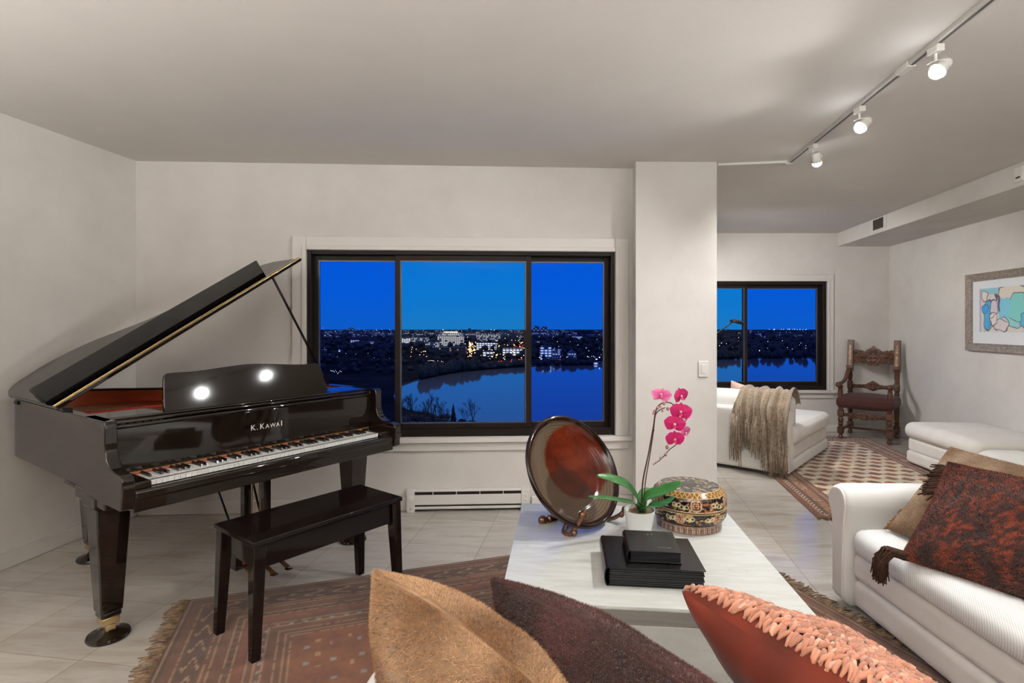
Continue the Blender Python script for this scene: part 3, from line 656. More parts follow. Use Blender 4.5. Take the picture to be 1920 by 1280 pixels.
n_ = len(stm); MB().tube(stm, [.0036 - .0018*i/n_ for i in range(n_)], 8).build('flower_stem', M['stem'], orc, smooth=180)
MB().tube(spline([Vector((.02,.01,.095)), Lp(1210,905,2.47), Lp(1219,850,2.47), Lp(1225,810,2.465), Lp(1229,778,2.465), Lp(1238,768,2.46), Lp(1247,764,2.46)], 6), .0024, 8).ball(Lp(1225,806,2.455), .006, 8, 6).build('flower_stem', M['stem'], orc, smooth=180)
for px, py, r_ in ((1251,838,.0085),(1248,852,.007),(1239,859,.006),(1230,867,.004),(1225,870,.003),(1233,764,.007),(1227,770,.006),(1225,775,.005),(1245,756,.0075),(1252,766,.0075),(1242,770,.005),(1238,762,.005)):
    MB().ball(Lp(px,py,2.40), r_, 10, 7, (1,1,1.15)).build('bud', M['bud'], orc, smooth=180)
def flower(px, py, Y, s_, nrm, spin, pale):
    c0 = np.array(lin(214,20,120)) if not pale else np.array(lin(226,96,168)); c1 = np.array(lin(186,8,72)); wh = np.array(lin(240,196,222))
    b = MB(); cols = []
    def petal(ang, ln, wd, z0, cup, pl_):
        n_, w_ = 9, 9; b0 = len(b.v); vs = []
        for i in range(n_):
            t = i/(n_-1); ww = wd*(math.sin(PI*(.10+.86*t)))**.6
            for j in range(w_):
                q_ = -1+2*j/(w_-1); x_ = q_*ww/2; y_ = t*ln*(1 - .07*q_*q_); z_ = z0 + cup*(t*t*.5) - .10*abs(q_)*ww*cup/.012 + .0012*math.sin(9*q_ + 5*t)
                vs.append(Vector((x_*math.cos(ang)-y_*math.sin(ang), x_*math.sin(ang)+y_*math.cos(ang), z_)))
                vn = .5+.5*math.sin(q_*17); f_ = .25 + .75*t
                cc = c1*(1-f_) + c0*f_
                if pl_: cc = cc*(1-.6*t*abs(q_)) + wh*(.6*t*abs(q_))
                cols.append(cc*(.86+.14*vn))
        b.add(vs, [(i*w_+j, i*w_+j+1, (i+1)*w_+j+1, (i+1)*w_+j) for i in range(n_-1) for j in range(w_-1)])
    for a in (0, 2.25, -2.25): petal(a, .036*s_, .024*s_, -.002, -.004, pale)
    for a in (1.35, -1.35): petal(a, .042*s_, .052*s_, .001, .008, pale)
    petal(PI, .018*s_, .014*s_, .004, .03, False)
    n0 = len(b.v); b.ball((0,0,.006), .005*s_, 8, 6); cols += [wh*.9]*(len(b.v)-n0)
    o = b.build('flower', M['petal'], orc, smooth=180, col=np.array(cols))
    nrm = Vector(nrm).normalized(); ey = Vector((math.sin(spin), 0, math.cos(spin))); ey = (ey - nrm*ey.dot(nrm)).normalized(); ex_ = ey.cross(nrm)
    o.matrix_local = frame(Lp(px,py,Y), ex_, ey, nrm); return o
M['petal'] = vcol('orchid_petal', .55, 1.4, sheen=.2)
flower(1240,741,2.43,1.08,(-.25,-.75,.55),.15,True); flower(1276,742,2.41,1.0,(.45,-.9,.0),-.2,False); flower(1276,772,2.39,1.15,(-.1,-1,.1),.1,False)
flower(1290,777,2.42,1.0,(.75,-.65,.0),-.4,True); flower(1265,795,2.38,1.12,(-.2,-1,.05),.1,False); flower(1284,811,2.41,.85,(.6,-.8,-.1),-.3,True); flower(1265,823,2.385,1.02,(0,-1,-.05),.0,False)
# ---------------------------------------------------------------- two black albums
def album(name, lab, c, ang, w, d, h, ribs):
    t = thing(name, lab, 'book', c, ang); cv = .004
    def cover(z0, z1): return MB().box(0, w, 0, d, z0, z1)
    MB().box(.008, w, 0, d, 0, cv).box(.008, w, 0, d, h-cv, h).build('cover', M['leather'], t, bevel=.0018)
    pr = [(.012*math.cos(a), h/2 + h/2*math.sin(a)) for a in np.linspace(PI/2, 3*PI/2, 13)]
    m = MB(); n_ = len(pr); q2 = pr + [(x_+.0035 if 0 < i < n_-1 else x_+.003, h/2 + (z_-h/2)*.92) for i, (x_, z_) in reversed(list(enumerate(pr)))]
    N_ = len(q2); m.add([(x_+.008, 0, z_) for x_, z_ in q2] + [(x_+.008, d, z_) for x_, z_ in q2], [tuple(range(N_))[::-1] if False else tuple(range(N_)), tuple(range(N_, 2*N_))[::-1]] + [(i, N_+i, N_+(i+1) % N_, (i+1) % N_) for i in range(N_)])
    m.build('spine', M['leather'], t, smooth=60)
    b = MB()
    if ribs:
        nn = ribs; hh = (h-2*cv)/nn
        for i in range(nn): b.box(.014 + .0015*(i % 2), w-.004-.003*((i*7) % 3)/2, .003+.0012*(i % 3), d-.003, cv + i*hh + .0006, cv + (i+1)*hh - .0006)
    else: b.box(.012, w-.004, .004, d-.004, cv, h-cv)
    b.build('pages', M['pages'], t, bevel=.0009 if ribs else 0); return t
A0 = fl(1135,1098,TZ); A1 = fl(1325,1107,TZ)
album('photo_album', 'large thick black leather album lying on the coffee table beneath a smaller book', (A0.x, A0.y, TZ+.0005), math.atan2((A1-A0).y, (A1-A0).x), .352, .30, .068, 9)
B0 = fl(1177,1053,TZ+.069); B1 = fl(1279,1058,TZ+.069)
sb = album('leather_book', 'small black leather book stacked on top of the large black album', (B0.x, B0.y, TZ+.0695), math.atan2((B1-B0).y, (B1-B0).x), .193, .205, .042, 0)
foil = mat('silver_foil', (.32,.33,.34), .4, .8)
text_mesh('\u00b7 3 7 \u00b7', .020, sb, Matrix.Translation((.10,.165,.0421)), foil, 'foil_number', .0001)
text_mesh('Dec 20, 2008', .0085, sb, Matrix.Translation((.138,.040,.0421)), foil, 'foil_date', .0001)
# ---- track spot powers and the unseen fill lights added to the room
LP1, LP2, LP3 = 86, 76, 60
EXPO = 0.0
WARM = (1.0,.98,.95)
UP = (PI, 0, 0)
FILL_LIGHTS = [
 ('AREA', (-.3,-1.6,1.5), 295, 2.0, WARM, UP),
 ('AREA', (2.6,-.9,1.2), 105, 1.6, WARM, UP),
 ('AREA', (-2.7,.2,1.6), 100, .8, WARM, UP),
 ('SPOT', (1.84,5.35,2.30), 130, .12, WARM, (math.radians(22), math.radians(-36), 0)),  # added spot hidden behind the pier, brightens the far alcove
]
# ================================================================ SOFT FURNITURE
def rbox(x0, x1, y0, y1, z0, z1, r, n=4, bulge=(0,0,0)):
    """box with rounded edges and a soft swell"""
    def prof(a0, a1):
        o = [a0 + r*(1-math.cos(PI/2*i/n)) for i in range(n)]; m_ = [a0+r+(a1-a0-2*r)*i/10 for i in range(11)]; return o + m_ + [a1 - (v_-a0) for v_ in reversed(o)]
    X, Y, Z = prof(x0,x1), prof(y0,y1), prof(z0,z1); cx_, cy_, cz_ = (x0+x1)/2, (y0+y1)/2, (z0+z1)/2
    hx, hy_, hz = (x1-x0)/2, (y1-y0)/2, (z1-z0)/2; mb = MB(); key = {}
    def pt(x_, y_, z_):
        kk = (round(x_,5), round(y_,5), round(z_,5))
        if kk in key: return key[kk]
        q = Vector((max(x0+r, min(x1-r, x_)), max(y0+r, min(y1-r, y_)), max(z0+r, min(z1-r, z_)))); d = Vector((x_,y_,z_)) - q
        p = q + (d.normalized()*r if d.length > 1e-7 else d)
        u_, v_, w_ = (x_-cx_)/hx, (y_-cy_)/hy_, (z_-cz_)/hz
        p.x += bulge[0]*u_*(1-v_*v_)*(1-w_*w_); p.y += bulge[1]*v_*(1-u_*u_)*(1-w_*w_); p.z += bulge[2]*w_*(1-u_*u_)*(1-v_*v_)
        key[kk] = len(mb.v); mb.v.append(tuple(p)); return key[kk]
    def face(A, B, fn, flip):
        for i in range(len(A)-1):
            for j in range(len(B)-1):
                q = [fn(A[i],B[j]), fn(A[i+1],B[j]), fn(A[i+1],B[j+1]), fn(A[i],B[j+1])]; q = [pt(*p) for p in q]
                if len(set(q)) == 4: mb.f.append(tuple(q[::-1] if flip else q))
    face(X,Y,lambda a,b_:(a,b_,z1),False); face(X,Y,lambda a,b_:(a,b_,z0),True); face(X,Z,lambda a,b_:(a,y0,b_),False); face(X,Z,lambda a,b_:(a,y1,b_),True)
    face(Y,Z,lambda a,b_:(x1,a,b_),False); face(Y,Z,lambda a,b_:(x0,a,b_),True); return mb
WF = M['white_fab']
# --- sofa on the right
sf = thing('ribbed_sofa', 'white ribbed sofa with rolled arm on the right beside coffee table', 'sofa', (1.60, 0, 0))
for z0, z1 in ((.155,.285),(.022,.158)): rbox(.03,.97,.55,2.64,z0,z1,.035,4,(0,0,0)).build('base_rail', WF, sf, smooth=180)
rbox(.012,.80,.58,2.63,.272,.405,.055,5,(.01,0,.012)).build('seat_cushion', M['rib_diag'], sf, smooth=180)
rbox(.72,.98,.55,2.80,.05,.745,.07,5,(0,0,0)).build('sofa_back', M['rib_diag'], sf, smooth=180)
# rolled arm: profile in y,z swept along x, with a plain front panel
ap = [(2.635,.02),(2.632,.25),(2.625,.40),(2.612,.47),(2.606,.51),(2.612,.55),(2.635,.580),(2.675,.592),(2.72,.585),(2.755,.562),(2.775,.525),(2.772,.485),(2.75,.45),(2.738,.40),(2.735,.25),(2.735,.02)]
ap2 = [tuple(p[:2]) for p in spline([(*p,0) for p in ap], 3)]
def armsweep(x0, x1, pr, r=.02):
    mb = MB(); n_ = len(pr); cy_ = sum(p[0] for p in pr)/n_; cz_ = sum(p[1] for p in pr)/n_; rows = []
    for xx, sc in ((x0, .0), (x0, .55), (x0, .82), (x0+.003, .90), (x0+r*.4, .965), (x0+r, 1), (x1-r, 1), (x1, .95), (x1, 0)):
        rows.append([(xx, cy_+(p[0]-cy_)*sc, cz_+(p[1]-cz_)*sc) for p in pr])
    vs = [p for r_ in rows for p in r_]; fs = [(i*n_+j, i*n_+(j+1) % n_, (i+1)*n_+(j+1) % n_, (i+1)*n_+j) for i in range(len(rows)-1) for j in range(n_)]
    return mb.add(vs, fs)
ar = armsweep(-.005,.95,ap2,.03).build('arm', M['rib_z'], sf, smooth=180)
cy_ = sum(p[0] for p in ap2)/len(ap2); cz_ = sum(p[1] for p in ap2)/len(ap2)
pan = [(cy_+(p[0]-cy_)*.80, cz_+(p[1]-cz_)*.90) for p in ap2]
MB().prism(pan, -.012, -.003, lambda a,b_,c_: (c_,a,b_)).build('arm_panel', WF, ar, smooth=40, bevel=.003)
# --- sofa in the foreground, seen only at its seat corner
RZ = -RA
fs_ = thing('upholstered_sofa', 'white upholstered sofa at the bottom edge holding three pillows', 'sofa', (-.39, 1.56, 0), RZ)
rbox(0,1.72,-.88,0,.02,.27,.03).build('base', WF, fs_, smooth=180)
rbox(0,1.72,-.72,.01,.272,.42,.05,5,(0,0,.01)).build('seat_cushion', WF, fs_, smooth=180)
rbox(0,1.72,-.95,-.70,.05,.70,.06,5).build('sofa_back', WF, fs_, smooth=180)
# --- pillows
def pillow(name, label, w, h, t, M4, colfn, matl, nf=0, fl_=.008, fw=.0016, tipfn=None, seed=1, pinch=.08, wr=.006, px_=None, cat='pillow', group=None, ear=0.0, dir_=0.0):
    n_ = 56; r = np.random.default_rng(seed); mb = MB(); ver = []; cols = []
    def P(a, b_, sd):
        e_ = (max(0,1-a*a)*max(0,1-b_*b_))
        ear_ = 1 + ear*(a*b_)**10; x_ = a*w/2*(1-(pinch if px_ is None else px_)*(1-b_*b_))*ear_; y_ = b_*h/2*(1-pinch*(1-a*a))*ear_
        nz = noise.noise(Vector((a*1.7+seed*3.1, b_*1.7, sd*2.0)))
        z_ = sd*t/2*(e_**.42)*(1+.16*nz) + wr*noise.noise(Vector((a*4+seed, b_*4, sd*5.0)))*e_**.3
        return Vector((x_, y_, z_))
    for sd in (1, -1):
        b0 = len(ver)
        for j in range(n_):
            for i in range(n_):
                a = math.sin(PI/2*(-1+2*i/(n_-1))); b_ = math.sin(PI/2*(-1+2*j/(n_-1))); ver.append(P(a,b_,sd)); cols.append(colfn(a,b_,sd,r)*(.6 if nf else 1))  # base colour under fur is dimmed, as if shaded by the pile
        for j in range(n_-1):
            for i in range(n_-1):
                q = (b0+j*n_+i, b0+j*n_+i+1, b0+(j+1)*n_+i+1, b0+(j+1)*n_+i); mb.f.append(q if sd > 0 else q[::-1])
    mb.v = [tuple(p) for p in ver]
    if nf:
        ga = lambda: np.where(r.random(nf) < .5, np.sin(PI/2*r.uniform(-1,1,nf)), np.sign(r.uniform(-1,1,nf))*(1 - r.random(nf)**3*.3)); A = np.clip(np.where(r.random(nf) < .6, np.sin(PI/2*r.uniform(-1,1,nf)), ga()),-.9995,.9995); B = np.clip(np.where(r.random(nf) < .6, np.sin(PI/2*r.uniform(-1,1,nf)), ga()),-.9995,.9995)
        for k_ in range(nf):
            a, b_ = float(A[k_]), float(B[k_]); sd = 1 if r.random() < .5 else -1
            p = P(a,b_,sd); pa = P(min(1,a+.01),b_,sd) - P(max(-1,a-.01),b_,sd); pb = P(a,min(1,b_+.01),sd) - P(a,max(-1,b_-.01),sd)
            nn = pa.cross(pb)*sd
            if nn.length < 1e-9: continue
            nn.normalize(); ta = pa.normalized(); tb_ = nn.cross(ta); an = r.uniform(0,2*PI); sx = ta*math.cos(an) + tb_*math.sin(an)
            ln = fl_*(.6+.8*r.random()); tip = p + nn*ln*.75 + (ta*r.uniform(-.7,.7) + tb_*(r.uniform(-.7,.7)-dir_))*ln
            i0 = len(mb.v); mb.v += [tuple(p - sx*fw), tuple(p + sx*fw), tuple(tip)]; mb.f.append((i0,i0+1,i0+2))
            c_ = colfn(a,b_,sd,r); tc_ = tipfn(c_,a,b_,sd,r) if tipfn else c_; cols += [c_, c_, tc_]
    o = mb.build(name, matl, None, smooth=180, col=np.array(cols)); o.matrix_world = M4; tag(o, label, cat, group); o['P'] = 0; del o['P']; return o
M['pile'] = vcol('plush_pile', .9, 1.4, sheen=.35); M['knitmat'] = vcol('chenille', .9, 1.4, .3, 300, sheen=.3)
def L_(*a): return np.array(lin(*a))
def nz2(a, b_, sd, s_, o_): return noise.noise(Vector((a*s_+o_, b_*s_, sd*3.0+o_)))
def pframe(corner, d, ey, w, h):
    """corner = world position of the pillow's far upper corner; d = direction of the top edge away from it; ey = up"""
    d = Vector(d).normalized(); ey = Vector(ey); ey = (ey - d*ey.dot(d)).normalized(); n_ = d.cross(ey)
    c_ = Vector(corner) + d*w/2 - ey*h/2; return frame(c_, d, ey, n_)
def ctan(a,b_,sd,r):
    q = nz2(a,b_,sd,1.6,2); c_ = L_(176,128,78)*(1-.0) if q < .05 else L_(200,158,116); k_ = min(1,max(0,(q+.25)/.6)); c_ = L_(140,98,60)*(1-k_) + L_(194,156,118)*k_
    return c_*(.75+.4*r.random())
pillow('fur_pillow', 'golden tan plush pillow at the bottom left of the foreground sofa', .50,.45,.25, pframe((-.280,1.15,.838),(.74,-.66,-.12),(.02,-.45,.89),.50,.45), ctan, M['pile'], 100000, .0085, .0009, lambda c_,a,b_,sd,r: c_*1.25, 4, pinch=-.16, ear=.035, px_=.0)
def cbr(a,b_,sd,r):
    q = nz2(a,b_,sd,2.2,5); k_ = min(1,max(0,(q+.2)/.6)); return (L_(60,30,24)*(1-k_) + L_(92,48,44)*k_)*(.6+.7*r.random())
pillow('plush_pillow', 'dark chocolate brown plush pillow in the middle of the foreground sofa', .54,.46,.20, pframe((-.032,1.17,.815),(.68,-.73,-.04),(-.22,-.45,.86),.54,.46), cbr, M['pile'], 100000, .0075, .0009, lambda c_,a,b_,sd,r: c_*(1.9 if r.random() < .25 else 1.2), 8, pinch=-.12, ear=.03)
# rust velvet pillow with a chunky knitted front
def crs(a,b_,sd,r): q = nz2(a,b_,sd,3,7); return L_(112,38,16)*(.8+.5*q)
KM = pframe((.362,1.17,.800),(.44,-.895,-.02),(-.66,-.36,.66),.52,.46)
kp = pillow('knit_pillow', 'rust velvet pillow with a salmon chunky knit front, right end of foreground sofa', .52,.46,.22, KM, crs, vcol('rust_velvet', .75, 1.4, .15, 90, sheen=.15), 0, seed=3)
kb = MB(); kc_ = []; r = random.Random(4)
def PK(a, b_):
    e_ = max(0,1-a*a)*max(0,1-b_*b_); w, h, t = .52,.46,.22
    nz = noise.noise(Vector((a*1.7+9.3, b_*1.7, -2.0)))
    return Vector((a*w/2*(1-.08*(1-b_*b_)), b_*h/2*(1-.08*(1-a*a)), -t/2*(e_**.42)*(1+.16*nz)))
NR, NC = 34, 36
for i in range(NR):
    for j in range(NC):
        a0 = -1 + 2*(i+.5)/NR; b0_ = -1 + 2*(j+.5)/NC
        for sgn in (-1, 1):
            a = a0 + sgn*.013; bb = b0_ + r.uniform(-.012,.012); a += r.uniform(-.01,.01)
            pts = []; sw = r.uniform(-.024,.024); lf = r.uniform(-.002,.004)
            for q in (-1,-.4,.4,1):
                aa = max(-.995,min(.995, a + (sgn*.013+sw)*q + .006*r.uniform(-1,1))); b2 = max(-.995,min(.995, bb + .036*q)); p = PK(aa,b2); p.z -= .0075*(1-q*q*.8) + .002 + lf; pts.append(p)
            n0 = len(kb.v); kb.tube(pts, [.002,.0044,.0046,.0022], 6); cc = L_(188,128,102)*(.72+.45*r.random()); 
            if r.random() < .10: cc = L_(214,160,136)
            kc_ += [cc]*(len(kb.v)-n0)
kb.build('knit_front', M['knitmat'], kp, smooth=180, col=np.array(kc_))
# pillows on the ribbed sofa
def crust(a,b_,sd,r):
    q = nz2(a,b_,sd,3.5,1) + .5*nz2(a*3,b_*.6,sd,3,6); k_ = 1 if r.random() < .32+.5*q else 0
    return (L_(150,60,24) if k_ else L_(58,26,18))*(.55+.8*r.random())
exr = Vector((.447,-.894,0)); eyr = Vector((.64,.34,.69))
cr_ = Vector((1.595,2.25,.415)); exr.normalize(); eyr = (eyr - exr*eyr.dot(exr)).normalized()
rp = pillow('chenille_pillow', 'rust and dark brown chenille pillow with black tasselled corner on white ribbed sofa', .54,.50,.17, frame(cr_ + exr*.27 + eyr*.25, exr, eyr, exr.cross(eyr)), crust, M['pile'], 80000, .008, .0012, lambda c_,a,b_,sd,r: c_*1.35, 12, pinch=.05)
def tassel(parent, pts, n_, ln, colr, seed, name):
    r = random.Random(seed); b = MB()
    for i in range(n_):
        t = i/(n_-1); k_ = min(len(pts)-2, int(t*(len(pts)-1))); p = pts[k_].lerp(pts[k_+1], t*(len(pts)-1)-k_)
        for q in range(3):
            l = ln*(.6+.7*r.random()); dx = Vector((r.uniform(-1,1), r.uniform(-1,1), r.uniform(-1,.3)))*.35
            out_ = Vector(((-1 if parent_side == 'L' else 0), 0, 0)) + dx
            b.tube([p, p + out_*l*.5, p + out_*l + Vector((0,-.25*l,0))], [.0035,.004,.0028], 5)
    o = b.build(name, colr, parent, smooth=180); o['kind'] = 'stuff'; return o
parent_side = 'L'
M['tassel'] = mat('dark_fringe_yarn', (.022,.012,.008), .9, 0, 1.4, (.075,.03,.015), 90)
tassel(rp, [Vector((-.262,.10,-.02)), Vector((-.264,.17,-.02)), Vector((-.258,.235,-.01))], 90, .05, M['tassel'], 2, 'fringe')
b = MB(); r = random.Random(6)
Mi = rp.matrix_world.inverted()
for i in range(150):
    p = Vector((1.60,2.245,.425)) + Vector((r.uniform(-.012,.012), r.uniform(-.02,.02), r.uniform(-.012,.012)))
    pts = [p, p + Vector((-.035-.02*r.random(), .015+.02*r.random(), .010)), p + Vector((-.062-.02*r.random(), .02+.03*r.random(), -.03)), p + Vector((-.070-.025*r.random(), .01+.03*r.random(), -.08-.04*r.random()))]
    b.tube([Mi @ q for q in pts], [.0035,.0038,.0034,.0022], 5)
o = b.build('tassel', M['tassel'], rp, smooth=180); o['kind'] = 'stuff'
def cburl(a,b_,sd,r):
    q = nz2(a,b_,sd,2.5,3); k_ = min(1,max(0,(q+.3)/.8)); return (L_(150,118,88)*(1-k_) + L_(188,160,130)*k_)*(.8+.35*r.random())
exb = Vector((.21,-.97,-.02)).normalized(); eyb = Vector((.327,.07,.348)); eyb = (eyb - exb*eyb.dot(exb)).normalized(); cb = Vector((1.745,2.545,.425))
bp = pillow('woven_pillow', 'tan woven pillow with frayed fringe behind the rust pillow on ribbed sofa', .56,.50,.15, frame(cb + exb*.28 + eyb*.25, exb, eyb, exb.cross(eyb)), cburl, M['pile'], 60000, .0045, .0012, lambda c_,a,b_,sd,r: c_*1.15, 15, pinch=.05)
M['straw'] = mat('straw_fringe', lin(150,108,62), .9, 0, 1.4, lin(106,72,38), 60)
tassel(bp, [Vector((-.27,-.245,0)), Vector((-.262,-.19,0)), Vector((-.258,-.13,0))], 60, .022, M['straw'], 3, 'fringe')
# --- chaise longue by the far window
ch = thing('chaise_longue', 'white upholstered chaise longue with a fringed throw by the far window', 'chaise longue', (2.46, 4.882, 0), math.radians(48))
rbox(.0,1.45,0,.92,.03,.145,.03).build('base_rail', WF, ch, smooth=180); rbox(.01,1.44,.01,.91,.140,.268,.03).build('base_rail', WF, ch, smooth=180)
rbox(.17,1.49,-.015,.93,.262,.430,.065,5,(.01,.01,.012)).build('seat_cushion', WF, ch, smooth=180)
rbox(-.01,.17,0,.95,.03,.595,.035).build('back_panel', WF, ch, smooth=180)
rbox(.12,.36,.02,.90,.40,.725,.08,5,(.02,0,.015)).build('back_cushion', WF, ch, smooth=180)
pk = pillow('lounge_pillow', 'pale pink pillow corner peeking behind the throw on the chaise longue', .40,.34,.12, ch.matrix_basis.copy(), lambda a,b_,sd,r: L_(206,176,164), vcol('pink_cotton', .85, 1.4, .2, 260), 0, seed=21)
bpy.context.view_layer.update()
CM = Matrix.Translation((2.46,4.882,0)) @ Matrix.Rotation(math.radians(48), 4, 'Z')
pk.matrix_world = CM @ frame((.43,.50,.60), (0,.96,.25), (-.2,-.25,.93), (1,0,.2))
# throw
TWN = 90; TLN = 70
thp = [Vector(p) for p in ((.42,0,.60),(.37,0,.70),(.28,0,.752),(.18,0,.758),(.09,0,.735),(.03,0,.675),(-.015,0,.615),(-.028,0,.54),(-.032,0,.45),(-.036,0,.36),(-.040,0,.28))]
ths = spline(thp, 10)
def thpt(u_, v_):
    """u across the width (0 near corner, 1 far), v down the drape"""
    y = -.02 + .50*u_ + .10*(u_-.5)*(1-v_)*-.6
    end = .80 + .20*(1 if u_ < .42 else max(0, 1-(u_-.42)/.12)) - .14*max(0,(u_-.45))
    q = v_*end*(len(ths)-1); k_ = min(len(ths)-2, int(q)); p = ths[k_].lerp(ths[k_+1], q-k_)
    fold = .016*math.sin(u_*21+1.0+.8*v_) + .012*math.sin(u_*43+2*v_) + .010*noise.noise(Vector((u_*9, v_*5, 1)))
    nrm = -1 if v_ > .5 else 0
    f2 = max(0, min(1, (v_-.25)*3)); lay_ = .020*(1 if .40 < u_ < .62 else 0)*f2
    return Vector((p.x - (fold*f2 + lay_ + .004), y + .01*math.sin(v_*9+u_*5), p.z + fold*(1-f2)*.8 + .008))
m = MB().grid(TWN, TLN, thpt)
M['throw'] = mat('wool_throw', lin(176,158,136), .95, 0, 1.4, lin(136,118,98), 55, (1,1,2.2), .9, 130, sheen=.4, bdist=.006, lo=.3, hi=.6)
th_ = m.build('knit_throw', M['throw'], None, smooth=180); th_.matrix_world = CM; s_ = th_.modifiers.new('thick', 'SOLIDIFY'); s_.thickness = .007; s_.offset = 1
tag(th_, 'beige woolly throw with long fringe draped over the chaise longue back', 'throw')
b = MB(); r = random.Random(31)
for i in range(190):
    u_ = (i+r.random())/190; v0 = 1.0 if r.random() < .6 else r.uniform(.62,.95)
    p = thpt(u_, v0); l = .20 + .11*r.random() + (.17 if u_ > .84 else 0); dy = r.uniform(-.03,.03)
    zz = max(.012, p.z - l*1.0); b.tube([p + Vector((-.004,0,.012)), p + Vector((-.014-.012*r.random(), dy*.4, -.3*(p.z-zz))), p + Vector((-.012-.015*r.random(), dy*.8, -.65*(p.z-zz))), Vector((p.x-.008-.014*r.random(), p.y+dy, zz))], [.0045,.0055,.005,.0028], 5)
o = b.build('fringe', mat('throw_fringe', lin(172,156,136), .95, 0, 1.4, lin(124,106,88), 40), th_, smooth=180); o['kind'] = 'stuff'
# --- ottoman by the right wall
ot = thing('ottoman', 'long low white upholstered ottoman along the right wall', 'ottoman', (3.78, 4.46, 0), -RA*.62)
rbox(0,.68,0,.95,.03,.150,.03).build('base_rail', WF, ot, smooth=180); rbox(.01,.67,.01,.94,.145,.275,.03).build('base_rail', WF, ot, smooth=180)
rbox(-.025,.70,-.02,.97,.268,.425,.075,5,(.01,.01,.018)).build('cushion', WF, ot, smooth=180)
# ================================================================ CARVED ARMCHAIR (local x across the back, y towards the front)
ac = thing('carved_armchair', 'carved dark walnut armchair with plum upholstered seat in the far corner', 'armchair', (4.30, 6.62, 0), math.radians(137))
HWX, HWY = .245, .245; OK_ = M['oak']
def turned(prof, x_, y_, name, par=ac): return MB().lathe(prof, 16, (x_,y_,0)).build(name, OK_, par, smooth=50)
legp = [(.0,.0),(.022,.004),(.030,.022),(.024,.045),(.015,.055),(.020,.062),(.028,.066),(.028,.155),(.018,.16),(.024,.168),(.030,.185),(.020,.20),(.027,.21),(.030,.24),(.030,.26),(.022,.268),(.028,.275),(.031,.29),(.031,.345),(.022,.352),(.026,.36),(.028,.40)]
blk = lambda z0, z1, x_, y_, w_=.031: MB().box(x_-w_,x_+w_,y_-w_,y_+w_,z0,z1)
for sx in (-1, 1):
    lg_ = turned(legp, sx*HWX, HWY, 'leg'); blk(.285,.35,sx*HWX,HWY).build('block', OK_, lg_, bevel=.003); blk(.075,.15,sx*HWX,HWY).build('block', OK_, lg_, bevel=.003)
    bl = turned([p for p in legp if p[1] < .21] + [(.026,.22),(.029,.32),(.024,.40)], sx*HWX, -HWY, 'leg'); blk(.075,.15,sx*HWX,-HWY).build('block', OK_, bl, bevel=.003)
    # back post: turned stage, block, then flat carved upper
    bpst = turned([(.022,.40),(.029,.44),(.022,.50),(.030,.53),(.022,.555),(.028,.56),(.028,.58),(.02,.67),(.022,.69),(.030,.73),(.024,.78),(.026,.82)], sx*HWX, -HWY, 'back_post')
    MB().box(sx*HWX-.029,sx*HWX+.029,-HWY-.029,-HWY+.029,.575,.665).hexa([(sx*HWX-.033,-HWY-.03,.79),(sx*HWX+.033,-HWY-.03,.79),(sx*HWX+.033,-HWY+.03,.79),(sx*HWX-.033,-HWY+.03,.79)], [(sx*HWX-.033,-HWY-.075,1.185),(sx*HWX+.033,-HWY-.075,1.185),(sx*HWX+.033,-HWY-.025,1.185),(sx*HWX-.033,-HWY-.025,1.185)]).build('post_top', OK_, bpst, bevel=.004)
    inl = MB().hexa([(sx*HWX-.012,-HWY+.031,.82),(sx*HWX+.012,-HWY+.031,.82),(sx*HWX+.012,-HWY+.034,.82),(sx*HWX-.012,-HWY+.034,.82)], [(sx*HWX-.012,-HWY-.019,1.12),(sx*HWX+.012,-HWY-.019,1.12),(sx*HWX+.012,-HWY-.013,1.12),(sx*HWX-.012,-HWY-.013,1.12)]).build('gilt_strip', mat('gilt_inlay', lin(150,120,92), .4, .3, 1.5, lin(84,52,34), 40), bpst)
    # arm: sweeps down from the post and out to a scrolled hand
    pth = spline([(sx*HWX,-HWY+.01,.845),(sx*(HWX+.01),-HWY+.05,.80),(sx*(HWX+.02),-HWY+.12,.715),(sx*(HWX+.03),-.02,.668),(sx*(HWX+.03),.12,.660),(sx*(HWX+.02),HWY+.02,.668),(sx*(HWX+.01),HWY+.055,.655)], 6)
    am = MB().tube(pth, [.030-.004*math.sin(PI*i/(len(pth)-1)) for i in range(len(pth))], 10, flat=.72).ball(pth[-1], .034, 12, 8, (1,.9,1)).box(sx*HWX-.036,sx*HWX+.036,-HWY-.01,-HWY+.05,.835,.868).build('arm', OK_, ac, smooth=50)
    turned([(.024,.40),(.028,.44),(.031,.475),(.022,.485),(.026,.50),(.029,.55),(.025,.60),(.022,.615),(.030,.63),(.030,.65)], sx*(HWX+.005), HWY-.005, 'arm_support')
